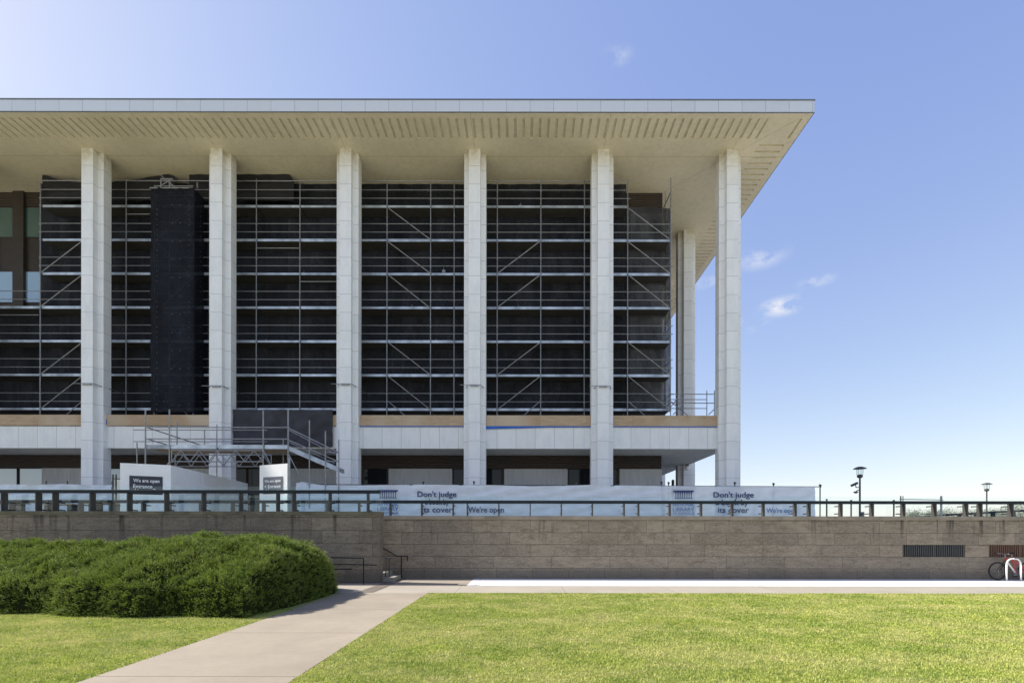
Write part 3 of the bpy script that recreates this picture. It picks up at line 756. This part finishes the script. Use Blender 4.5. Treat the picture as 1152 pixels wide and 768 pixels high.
hd = thing('white_hoarding', (A[0], A[1], PZ), 'white hoarding box with a corner, long side running back to the entrance', 'hoarding')
MB().prism([A, B, (B[0]-.02, B[1]+.05), (A[0]+.0, A[1]+.05)], PZ, HZ).build('front_board', M['white'], hd)
n = 6; hp = M['white']
for i in range(n):
    a = lerp((B[0]+.002, B[1]+.004), C_, i/n); c = lerp((B[0]+.002, B[1]+.004), C_, (i+1)/n-.003)
    MB().prism([a, c, (c[0]-.05, c[1]), (a[0]-.05, a[1]+.0)], PZ, HZ-.001*i).build('side_board', hp, hd)
def sign(A, B, qa, qb, YA, YB, pt, pb, mat, lines, label, parent_h):
    dx = (B[0]-A[0]); 
    def onwall(q):   # point of the wall line seen at column q
        k = (q-VX)/F; t = (k*A[1]-A[0])/((B[0]-A[0])-k*(B[1]-A[1])); return lerp(A, B, t)
    a = onwall(qa); c = onwall(qb); u = Vector((c[0]-a[0], c[1]-a[1])).normalized(); n_ = Vector((u.y, -u.x))
    Ym = (a[1]+c[1])/2
    sg = thing('entrance_sign', (a[0], a[1], Z(pb, Ym)), label, 'sign')
    f = lambda p, d: (p[0]+n_.x*d, p[1]+n_.y*d)
    MB().prism([f(a, .012), f(c, .012), f(c, .002), f(a, .002)], Z(pb, Ym), Z(pt, Ym)).build('sign_panel', mat, sg)
    for s, q0, q1, py, h in lines:
        text(s, 'lettering', M['letter'], sg, f(onwall(q0), .012), f(onwall(q1), .012), Z(py, Ym), h, .006, .012)
    return sg, onwall, f, Ym
sg, ow, f_, Ym = sign(A, B, 145.5, 183, 0, 0, 536, 556.5, M['navy'], [('We are open', 150, 179.5, 541, .135), ('Entrance', 150, 171.5, 547.4, .135), ('this way', 150, 168.5, 552.2, .12)], 'navy sign reading We are open on the shaded white hoarding', hd)
pc = f_(ow(173.5), .02); MB().torus((pc[0], pc[1], Z(551.8, Ym)), (0, 1, 0), .06, .014, 14, 4).tube((pc[0]-.04, pc[1], Z(551.8, Ym)), (pc[0]+.04, pc[1], Z(551.8, Ym)), .012).build('symbol', M['letter'], sg)
A2 = (X(292, 18.9), 18.9); B2 = (X(323, 18.33), 18.33)
h2 = thing('white_hoarding', (A2[0], A2[1], PZ), 'narrow sunlit white hoarding panel carrying a grey sign, right of the entrance', 'hoarding')
MB().prism([A2, B2, (B2[0]+.02, B2[1]+.05), (A2[0]+.02, A2[1]+.05)], PZ, 4.28).build('board', M['white'], h2)
MB().tube((B2[0]+.06, B2[1]+.05, PZ), (B2[0]+.06, B2[1]+.05, 4.5), .035).build('post', M['galv'], h2)
sign(A2, B2, 296.3, 318.3, 0, 0, 536.5, 555.5, M['greysign'], [('We are open', 298, 316, 541, .115), ('Entrance', 302, 316, 547.2, .125), ('\u2190', 298, 300.5, 547.0, .1), ('this way', 298, 313.5, 552, .12)], 'grey sign reading We are open on the sunlit narrow hoarding', h2)

# ---------------------------------------------------------------- banner fences
BY = 21.4
def banner(q0, q1, tops, mat, parent, wav=.03):
    return cloth_sheet('banner_sheet', tops, Z2P(PZ+.05), BY, mat, None, None, None, wav, parent)
def Z2P(z): return VY-(z-EYE)*F/BY
bf = thing('banner_fence', (X(333, BY), BY, PZ), 'long pale blue printed banner fence reading Don\'t judge a book by its cover', 'banner fence')
banner(333, 744, [(333, 543.5), (338, 541.8), (350, 544), (363, 545.8), (400, 546), (470, 545), (560, 545.5), (600, 546.8), (660, 545.2), (744, 546)], M['banner'], bf)
banner(744, 917, [(744, 546), (800, 546.2), (917, 546.6)], M['banner_thin'], bf, .015)
MB().tube(P3(336, 545, BY+.05), P3(744, 546, BY+.05), .02).tube(P3(744, 546, BY+.05), P3(924, 546.8, BY+.05), .02).build('top_rail', M['steel_dark'], bf)
for q, t in ((340, 544), (476, 541.5), (533, 541), (648, 542), (744, 541), (752, 541.5), (826.5, 541.5), (870, 542.5), (922.5, 544)):
    MB().tube((X(q, BY+.1), BY+.1, PZ), P3(q, t, BY+.1), .028).tube(P3(q-.9, t+.6, BY+.05), P3(q+1.2, t+1.6, BY+.05), .04).build('post', M['steel_dark'], bf)
def btext(s, q0, q1, py, h, mat='ink', bold=.022): 
    text(s, 'lettering', M[mat], bf, (X(q0, BY-.06), BY-.06), (X(q1, BY-.06), BY-.06), Z(py, BY), h, .004, bold)
def logo(q0, q1, m='ink'):
    b = MB(); Yl = BY-.07
    b.quad(P3(q0, 551, Yl), P3(q1, 551, Yl), P3(q1-1, 553, Yl), P3(q0+1, 553, Yl))
    n = 8
    for i in range(n):
        c = q0+2+(q1-q0-4)*(i+.5)/n
        b.quad(P3(c-1.0, 553, Yl), P3(c+1.0, 553, Yl), P3(c+.35, 555, Yl), P3(c+.35, 559.5, Yl), P3(c-.35, 559.5, Yl), P3(c-.35, 555, Yl))
    b.quad(P3(q0+2, 559.5, Yl), P3(q1-2, 559.5, Yl), P3(q1-2, 560.3, Yl), P3(q0+2, 560.3, Yl))
    b.build('emblem', M[m], bf)
    btext('NATIONAL', q0, q1, 567.0, .15, 'inklt', .004); btext('LIBRARY', q0, q1, 572.3, .17, 'inklt', .006); btext('OF AUSTRALIA', q0, q1, 577, .11, 'inklt', .002)
logo(424.5, 448); btext("Don't judge", 469.5, 513.5, 555.8, .24); btext('a book by', 478, 505, 564.3, .24); btext('its cover', 474.5, 509, 573, .24); btext("We're open", 526.5, 567, 573, .24)
logo(757, 781); btext("Don't judge", 802.5, 848, 556.0, .24); btext('a book by', 805, 842, 564.3, .24); btext('its cover', 807.5, 842.5, 573, .24); btext("We're open", 862, 896, 573.5, .2, 'inklt')
bl = thing('banner_fence', (X(0, BY), BY, PZ), 'plain pale banner fence at the far left, left of the white hoarding', 'banner fence')
banner(-60, 126, [(-60, 545), (0, 545.2), (40, 545.8), (66, 544.8), (90, 545.6), (126, 546)], M['banner'], bl)
for q in (-30, 52, 76, 126): MB().tube((X(q, BY+.1), BY+.1, PZ), P3(q, 541.5, BY+.1), .025).build('post', M['steel_dark'], bl)
# cream board and two poles beside the hoarding
cb = thing('cream_panel', (X(135, 20.5), 20.5, PZ), 'sunlit cream panel between the hoarding and the plain banner', 'panel')
MB().box(X(131.5, 20.5), X(139, 20.5), 20.5, 20.56, PZ, Z(539, 20.5)).build('board', M['cream'], cb)
pp = thing('scaffold_pole', (X(127, 20), 20, PZ), 'pair of joined brown upright poles beside the cream panel', 'pole')
for q in (127, 130.5): MB().tube((X(q, 20), 20, PZ), P3(q, 534, 20), .03).build('pole', M['post'], pp)
MB().tube(P3(126, 538.5, 20), P3(136, 539.5, 20), .025).build('crossbar', M['post'], pp)

# ---------------------------------------------------------------- terrace tables
def table(q, py, Y, wd, label):
    zt = Z(py, Y); t_ = thing('picnic_table', (X(q, Y), Y, PZ), label, 'table', 'terrace tables')
    x = X(q, Y); MB().box(x-wd/2, x+wd/2, Y-.35, Y+.35, zt-.04, zt).build('table_top', M['timber'], t_)
    for s in (-1, 1):
        MB().box(x+s*wd*.36-.03, x+s*wd*.36+.03, Y-.3, Y+.3, PZ, zt-.04).build('leg', M['steel_dark'], t_)
        MB().box(x-wd/2, x+wd/2, Y+s*.62-.13, Y+s*.62+.13, PZ+.40, PZ+.44).build('bench', M['timber'], t_)
table(4, 566, 19.3, 1.5, 'timber picnic table on the terrace at the far left edge')
table(71, 567.5, 19.6, 1.3, 'timber picnic table on the terrace beneath the plain banner')
table(119, 566.5, 19.2, 1.1, 'small timber picnic table left of the white hoarding')

# ---------------------------------------------------------------- lamps on the terrace
def lamp(q, Y, ptop, label):
    l_ = thing('street_lamp', (X(q, Y), Y, PZ), label, 'lamp', 'terrace lamps'); x = X(q, Y); zt = Z(ptop, Y)
    MB().tube((x, Y, PZ), (x, Y, zt-.62), .055, 10, .045).build('pole', M['steel_dark'], l_)
    MB().lathe((x, Y, zt), [(.09, -.66), (.15, -.60), (.15, -.52), (.12, -.48), (.07, -.46)], 16).build('collar', M['steel_dark'], l_)
    MB().lathe((x, Y, zt), [(.13, -.459), (.15, -.15)], 16).build('lens', M['glass'], l_)
    b = MB()
    for i in range(4): a = i*math.pi/2+.6; b.tube((x+.15*math.cos(a), Y+.15*math.sin(a), zt-.5), (x+.16*math.cos(a), Y+.16*math.sin(a), zt-.13), .012)
    b.build('cage', M['steel_dark'], l_)
    MB().lathe((x, Y, zt), [(.33, -.14), (.345, -.125), (.22, -.05), (.10, -.01), (.03, 0)], 24).build('lamp_shade', M['steel_dark'], l_, 0, True)
    return l_
lamp(967.3, 28, 524, 'nearer dark terrace lamp with surveillance cameras on its pole')
lamp(1110, 37, 542, 'farther dark terrace lamp at the right, pole without cameras')
cm = thing('surveillance_camera', P3(966, 545, 28), 'pair of cameras bracketed to the left of the nearer lamp pole', 'camera')
b = MB(); Yc = 27.98
b.tube(P3(957.6, 545.6, Yc), P3(964.6, 542.4, Yc), .07, 8); b.build('camera_body', M['steel_dark'], cm)
MB().path([P3(966.8, 547.5, Yc), P3(963, 547.5, Yc), P3(962.3, 544, Yc)], .025).path([P3(966.8, 550.5, Yc), P3(965, 550.5, Yc), P3(963, 552, Yc)], .025).build('bracket', M['steel_dark'], cm)
MB().lathe(P3(962.8, 552.3, Yc), [(.04, -.10), (.10, -.06), (.13, 0), (.03, .03)], 12).build('camera_dome', M['greysign'], cm)
bx = thing('junction_box', P3(970, 578, 28.2), 'small dark cabinet at the foot of the nearer lamp', 'cabinet')
MB().box(X(968.6, 28.2), X(971.2, 28.2), 28.1, 28.3, PZ, Z(575, 28.2)).build('cabinet', M['steel_dark'], bx, .01); MB().box(X(968.9, 28.2), X(970.9, 28.2), 28.085, 28.099, PZ+.1, Z(576, 28.2)).build('door', M['greysign'], bx)
# terrace gate frame and thin posts
gf = thing('gate_frame', (X(1014, 24), 24, PZ), 'slim metal gate frame with thin crossbar at right, between both lamps', 'gate')
for q, r in ((1013.3, .03), (1015.8, .02), (1058.8, .05)): MB().tube((X(q, 24), 24, PZ), P3(q, 557, 24), r).build('post', M['galv' if q > 1050 else 'steel_dark'], gf)
MB().tube(P3(1012, 560.6, 24), P3(1061, 561.4, 24), .022).build('crossbar', M['galv'], gf)
for i, q in enumerate((930, 957.5, 1005.5)):
    o = thing('fence_post', (X(q, 22), 22, PZ), ['thin dark terrace post just right of the banner end', 'thin dark terrace post just left of the nearer lamp', 'thin dark terrace post beside the gate frame'][i], 'post', 'thin terrace posts')
    MB().tube((X(q, 22), 22, PZ), P3(q, 562 - (1 if i == 0 else 0), 22), .035).build('pole', M['steel_dark'], o); MB().lathe(P3(q, 562-(1 if i == 0 else 0), 22), [(.045, -.02), (.045, .02)], 8).build('cap', M['black'], o)
rm = thing('ramp_railing', (X(1035, 30), 30, PZ), 'dark low railing rising to the right beyond the gate frame', 'railing')
MB().tube(P3(1030, 580.5, 30), P3(1060, 578.5, 30), .035).tube(P3(1060, 578.5, 30), P3(1200, 570.5, 30), .07).build('rail', M['rail'], rm)
for q in (1079, 1098, 1117, 1140): MB().box(X(q, 30)-.1, X(q, 30)+.1, 29.95, 30.05, PZ, Z(578.3-(q-1060)*.057, 30)-.05).build('post', M['rail'], rm)
bo = thing('bollard', (X(757, 30), 30, PZ), 'dark squat bollard seen under the slab left of the rear column', 'bollard')
MB().lathe((X(757, 30), 30, PZ), [(.09, 0), (.09, 2.9), (.05, 2.95)], 10).build('shaft', M['steel_dark'], bo)

# ---------------------------------------------------------------- bicycle and rack
HY = 16.9
rk = thing('bike_rack', (X(1140.5, HY), HY, 0), 'white tubular hoop bike rack in front of the red bike', 'bike rack')
x0, x1 = X(1132.5, HY), X(1148.6, HY); rr = .2; zt = Z(627.5, HY)
pts = [(x0, HY, .0), (x0, HY, zt-rr)] + [(x0+rr-rr*math.cos(a), HY, zt-rr+rr*math.sin(a)) for a in np.linspace(.2, math.pi/2, 7)] + [(x1-rr+rr*math.sin(a), HY, zt-rr+rr*math.cos(a)) for a in np.linspace(0, math.pi/2, 8)] + [(x1, HY, 0)]
MB().path(pts, .026, 10).build('hoop', M['white_paint'], rk, 0, True)
for x in (x0, x1): MB().lathe((x, HY, .008), [(.06, .002), (.06, .015), (.03, .02)], 14).build('foot', M['galv'], rk)
KY = 17.18; wr = .325
bk = thing('bicycle', (X(1122, KY), KY, 0), 'red bike with white down tube leaning by the stone wall', 'bicycle')
wx0 = X(1122.2, KY); wx1 = wx0+1.05
for x in (wx0, wx1):
    wv = MB().torus((x, KY, wr+.012), (0, 1, 0), wr-.025, .024, 32, 8).build('wheel', M['black'], bk, 0, True)
    MB().torus((x, KY, wr+.012), (0, 1, 0), wr-.052, .010, 32, 6).build('rim', M['steel_dark'], wv)
    b = MB()
    for i in range(18): a = i*2*math.pi/18; b.tube((x, KY+(.02 if i % 2 else -.02), wr+.012), (x+(wr-.055)*math.cos(a), KY, wr+.012+(wr-.055)*math.sin(a)), .0018, 4)
    b.build('spokes', M['galv'], wv); MB().tube((x, KY-.05, wr+.012), (x, KY+.05, wr+.012), .028, 10).build('hub', M['galv'], wv)
hx, hz = wx0+.30, .86; bbx, bbz = wx0+.62, .29; sx, sz = wx0+.52, .84; ax_ = (wx1, KY, wr)
k = lambda x, z, dy=0: (x, KY+dy, z)
MB().tube(k(hx-.01, hz-.06), k(hx+.03, hz-.2), .026, 8).tube(k(hx, hz-.08), k(sx+.03, sz-.1), .019, 8).tube(k(sx-.0, sz), k(bbx, bbz), .02, 8).build('frame', M['red'], bk)
b = MB()
for s in (-.05, .05): b.tube(k(bbx, bbz, s*.7), k(wx1, wr, s), .012, 6).tube(k(sx+.02, sz-.1, s*.6), k(wx1, wr, s), .011, 6)
b.build('rear_stays', M['red'], bk)
MB().tube(k(hx+.03, hz-.18), k(bbx, bbz), .026, 8).build('down_tube', M['white_paint'], bk)
b = MB()
for s in (-.045, .045): b.tube(k(hx+.0, hz-.17, s*.8), k(wx0, wr, s), .014, 6)
b.build('fork', M['black'], bk)
b = MB().tube(k(hx-.02, hz-.05), k(hx-.04, hz+.08), .015, 8); b.path([k(hx-.08, hz+.08, -.26), k(hx-.04, hz+.08, -.1), k(hx-.04, hz+.08, .1), k(hx-.1, hz+.1, .24)], .014); b.build('handlebar', M['galv'], bk)
for s in (-.26, .24): MB().tube(k(hx-.09, hz+.09, s), k(hx-.14, hz+.09, s*1.02), .018, 8).build('grip', M['black'], bk)
b = MB().tube(k(sx, sz), k(sx-.03, sz+.1), .014, 8); b.build('seat_post', M['galv'], bk)
MB().lathe(k(sx-.0, sz+.1), [(.03, 0), (.075, .02), (.07, .05), (.02, .06)], 12).build('saddle', M['black'], bk, 0, True)
MB().torus(k(bbx, bbz, -.06), (0, 1, 0), .09, .008, 20, 4).tube(k(bbx, bbz, -.08), k(bbx-.12, bbz-.12, -.08), .012).tube(k(bbx, bbz, .08), k(bbx+.12, bbz+.12, .08), .012).build('crank', M['galv'], bk)
for s, d in ((-.08, -.12), (.08, .12)): MB().box(bbx+d-.05, bbx+d+.05, KY+s-.09 if s < 0 else KY+s, KY+s if s < 0 else KY+s+.08, bbz+d-.012, bbz+d+.012).build('pedal', M['black'], bk)

# ---------------------------------------------------------------- foliage meshes
def tri_mesh(name, V, mat, tone, parent=None):     # V: (n,3,3) loose triangles
    n = len(V); me = bpy.data.meshes.new(name); me.vertices.add(n*3); me.loops.add(n*3); me.polygons.add(n)
    o = np.array(parent_loc(parent)[:])
    me.vertices.foreach_set('co', (V.reshape(-1, 3)-o).astype(np.float32).ravel()); me.loops.foreach_set('vertex_index', np.arange(n*3, dtype=np.int32))
    me.polygons.foreach_set('loop_start', np.arange(0, n*3, 3, dtype=np.int32)); me.polygons.foreach_set('loop_total', np.full(n, 3, dtype=np.int32))
    at = me.attributes.new('tone', 'FLOAT', 'POINT'); at.data.foreach_set('value', np.repeat(tone, 3).astype(np.float32))
    me.update(); me.validate(); me.materials.append(mat)
    ob = bpy.data.objects.new(name, me); col.objects.link(ob)
    if parent: ob.parent = parent
    return ob
def patch(x, y, s=1.0):
    return (np.sin(x*1.3*s+np.sin(y*.9*s)*1.7)+np.sin(y*1.9*s+np.sin(x*.7*s+1)*2.1)+.7*np.sin(x*3.7*s+y*2.3*s+2)+.5*np.sin(x*7.1*s-y*5.3*s))/3.2
def blades(name, n, xlim, ylim, label, keep=None):
    # density falls with distance so that each blade keeps a similar size on screen
    u = rng.random(n); y = ylim[0]*(ylim[1]/ylim[0])**u
    x = rng.uniform(xlim[0], xlim[1], n); 
    k = np.abs(x) < y*1.12+1.5
    if keep is not None: k &= keep(x, y)
    x, y = x[k], y[k]; n = len(x)
    dist = y
    h = rng.uniform(.012, .034, n)*(1+.25*patch(x, y, 2.0)); wd = .0023*dist**.55*rng.uniform(.7, 1.4, n)
    a = rng.uniform(0, 2*np.pi, n); ln = rng.uniform(.15, .85, n)*h; la = rng.uniform(0, 2*np.pi, n)
    V = np.zeros((n, 3, 3)); V[:, 0] = np.stack([x-np.cos(a)*wd, y-np.sin(a)*wd, np.zeros(n)], 1); V[:, 1] = np.stack([x+np.cos(a)*wd, y+np.sin(a)*wd, np.zeros(n)], 1)
    V[:, 2] = np.stack([x+np.cos(la)*ln, y+np.sin(la)*ln, h], 1)
    tone = np.clip(.45+.20*patch(x, y, 1.6)+.16*patch(x*2.3, y*5.1, 3.)+.12*patch(x+4, y*2.2, 4.)+rng.normal(0, .27, n), 0, 1)
    tag(tri_mesh(name, V, M['blade'], tone), label, 'grass', None, 'stuff')
blades('grass', 720000, (PR+.0, 18), (4.6, 13.42), 'short green and straw grass of the wide lawn right of the path', lambda x, y: x > PR-.01+.03*np.sin(y*9)*np.sin(y*23))
blades('grass', 260000, (-15, PL), (4.6, 10.6), 'short bright grass left of the path before the hedge', lambda x, y: x < PL+.01+.03*np.sin(y*8)*np.sin(y*21))

# juniper hedge
def hedge_h(x, y):
    xr = -5.18-.30*np.clip((12.6-y)/3.4, 0, 2)**2-.35*np.clip(y-13.2, 0, 2)**2; yf = 9.32+.09*(-5.8-x)+.12*np.sin(x*1.7)+.06*np.sin(x*4.3)
    d1 = (y-yf)-.10; d2 = (xr-x)*1.0; d3 = (14.6-y)*1.2
    k = .35
    def prof(d, a, L_, e): d = np.clip(d, 0, None); return a*np.clip(d/.16, 0, 1)**.5+(1-a)*(1-(1-np.clip(d/L_, 0, 1))**e)
    H = 1.47+.05*np.sin(x*.8+1)+.03*np.sin(x*2.1)-.10*np.clip((-9.5-x)/2., 0, 1)
    p = np.minimum(np.minimum(prof(d1, .36, 2.9, 1.5), prof(d2, .42, 1.15, 1.9)), prof(d3, .3, 1.5, 1.7))
    lump = .10*np.sin(x*3.1+np.sin(y*2.3)*1.5)*np.sin(y*2.9+x*.8)+.06*np.sin(x*6.7+y*1.7)*np.sin(y*6.1-x*2)+.03*np.sin(x*13+y*4)*np.sin(y*12-x*3)
    return np.where(np.minimum(np.minimum(d1, d2), d3) > 0, H*p+lump*np.clip(p*1.6, 0, 1), -.3)
hg = thing('juniper_hedge', (-9.5, 11.5, 0), 'broad dark green juniper hedge mounded beside the path at left', 'hedge')
gx_ = np.linspace(-17, -4.8, 240); gy_ = np.linspace(9.0, 14.8, 130); GXx, GYy = np.meshgrid(gx_, gy_); Hh = hedge_h(GXx, GYy)
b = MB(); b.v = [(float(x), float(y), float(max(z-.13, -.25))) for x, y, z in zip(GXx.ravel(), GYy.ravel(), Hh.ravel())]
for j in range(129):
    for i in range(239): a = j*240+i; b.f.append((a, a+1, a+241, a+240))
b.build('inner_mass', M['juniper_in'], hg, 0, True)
N_ = 900000; x = rng.uniform(-17, -4.85, N_); y = rng.uniform(9.0, 14.7, N_); e = .02
h = hedge_h(x, y); ok = h > .0; x, y, h = x[ok], y[ok], h[ok]
gx = (hedge_h(x+e, y)-hedge_h(x-e, y))/(2*e); gy = (hedge_h(x, y+e)-hedge_h(x, y-e))/(2*e)
gx = np.clip(gx, -7, 7); gy = np.clip(gy, -7, 7); area = np.sqrt(1+gx**2+gy**2)
vis = np.where((y > 13.2), .35, 1.)*np.where(x < -13.5, .4, 1)
pick = rng.random(len(x)) < np.clip(area/7.5*vis*.52, 0, 1); x, y, h, gx, gy, area = [q[pick] for q in (x, y, h, gx, gy, area)]
pk = rng.random(len(x)) < .30; x, y, h, gx, gy, area = [q[pk] for q in (x, y, h, gx, gy, area)]; n = min(len(x), 21000); x, y, h, gx, gy, area = [q[:n] for q in (x, y, h, gx, gy, area)]
nrm = np.stack([-gx, -gy, np.ones(n)], 1)/area[:, None]
ctr = np.stack([x, y, h], 1) - nrm*rng.uniform(.02, .12, n)[:, None]
ctr[:, 2] -= rng.random(n)*np.clip(area-2, 0, 6)*.05; ctr[:, 2] = np.maximum(ctr[:, 2], .03)
lean = np.stack([np.sin(x*2.1+y)*.3+.12, np.cos(y*1.7-x*.6)*.3-.15, np.zeros(n)], 1)
CD = nrm*.8+np.array([0, 0, .22])+lean+rng.normal(0, .22, (n, 3)); CD /= np.linalg.norm(CD, axis=1)[:, None]
CL = rng.uniform(.07, .17, n); tonec = np.clip(.45+.22*patch(x*2, y*2, 1.5)+rng.normal(0, .2, n), 0, 1)
Vs = []; Ts = []
for sp_ in range(7):                       # tufts: short sprays fanning from one twig end
    D = CD+rng.normal(0, .30, (n, 3)); D /= np.linalg.norm(D, axis=1)[:, None]; Ls = CL*rng.uniform(.55, 1.0, n); base = ctr+rng.normal(0, .012, (n, 3))
    for k_ in range(6):
        f = .25+.75*k_/5; P = base+D*(Ls*f)[:, None]; sd_ = np.cross(D, rng.normal(0, 1, (n, 3))); sd_ /= np.linalg.norm(sd_, axis=1)[:, None]
        nd = D*.8+sd_*(.9-.5*f); nd /= np.linalg.norm(nd, axis=1)[:, None]; ll = rng.uniform(.020, .040, n)*(1.1-.3*f); wv = np.cross(nd, rng.normal(0, 1, (n, 3))); wv /= np.linalg.norm(wv, axis=1)[:, None]
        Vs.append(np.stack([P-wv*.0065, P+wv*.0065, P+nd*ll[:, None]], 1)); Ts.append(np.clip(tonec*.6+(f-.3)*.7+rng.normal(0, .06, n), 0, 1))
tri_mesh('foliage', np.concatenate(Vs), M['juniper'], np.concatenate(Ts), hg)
# ---------------------------------------------------------------- trees far beyond the terrace
def tree(q, Y, ptop, wd, label):
    x = X(q, Y); zt = Z(ptop, Y); z0 = 0; t_ = thing('gum_tree', (x, Y, 0), label, 'tree', 'distant trees beyond the terrace')
    b = MB().tube((x, Y, 0), (x+.2, Y, zt*.5), .28, 8, .17)
    cl = []
    for i in range(9):
        a = random.uniform(0, 6.28); rr_ = random.uniform(.2, .8)*wd/2; p = (x+rr_*math.cos(a), Y+rr_*math.sin(a), zt*random.uniform(.62, .93)); cl.append(p)
        b.tube((x+.2, Y, zt*.5-.3), p, .11, 6, .03)
    b.build('trunk', M['bark'], t_)
    n = 2600; c = np.array(cl)[rng.integers(0, 9, n)]; P = c+rng.normal(0, 1, (n, 3))*np.array([wd*.14, wd*.14, zt*.07])
    d = rng.normal(0, 1, (n, 3)); d /= np.linalg.norm(d, axis=1)[:, None]; e_ = np.cross(d, rng.normal(0, 1, (n, 3))); e_ /= np.linalg.norm(e_, axis=1)[:, None]
    V = np.stack([P-e_*.07, P+e_*.07, P+d*.32], 1); tri_mesh('crown', V, M['gum'], rng.random(n), t_)
for i, (q, Y, pt, wd) in enumerate([(1034, 120, 573, 7), (1052, 150, 574, 9), (1079, 130, 572, 8), (1104, 160, 572, 11), (1131, 125, 571, 8), (1152, 140, 566, 9), (1180, 130, 566, 9)]):
    tree(q, Y, pt, wd, ['pale distant gum tree seen between the two gate frame posts, left of them all', 'pale distant gum tree right behind the thick right post of the gate frame', 'pale distant gum tree between the gate frame and the farther lamp', 'broad pale distant gum tree just behind the farther lamp pole', 'pale distant gum tree a little right of the farther lamp', 'pale distant gum tree cut by the right edge of the photo', 'pale distant gum tree past the right end of the row'][i])
print('objects', len(bpy.data.objects))
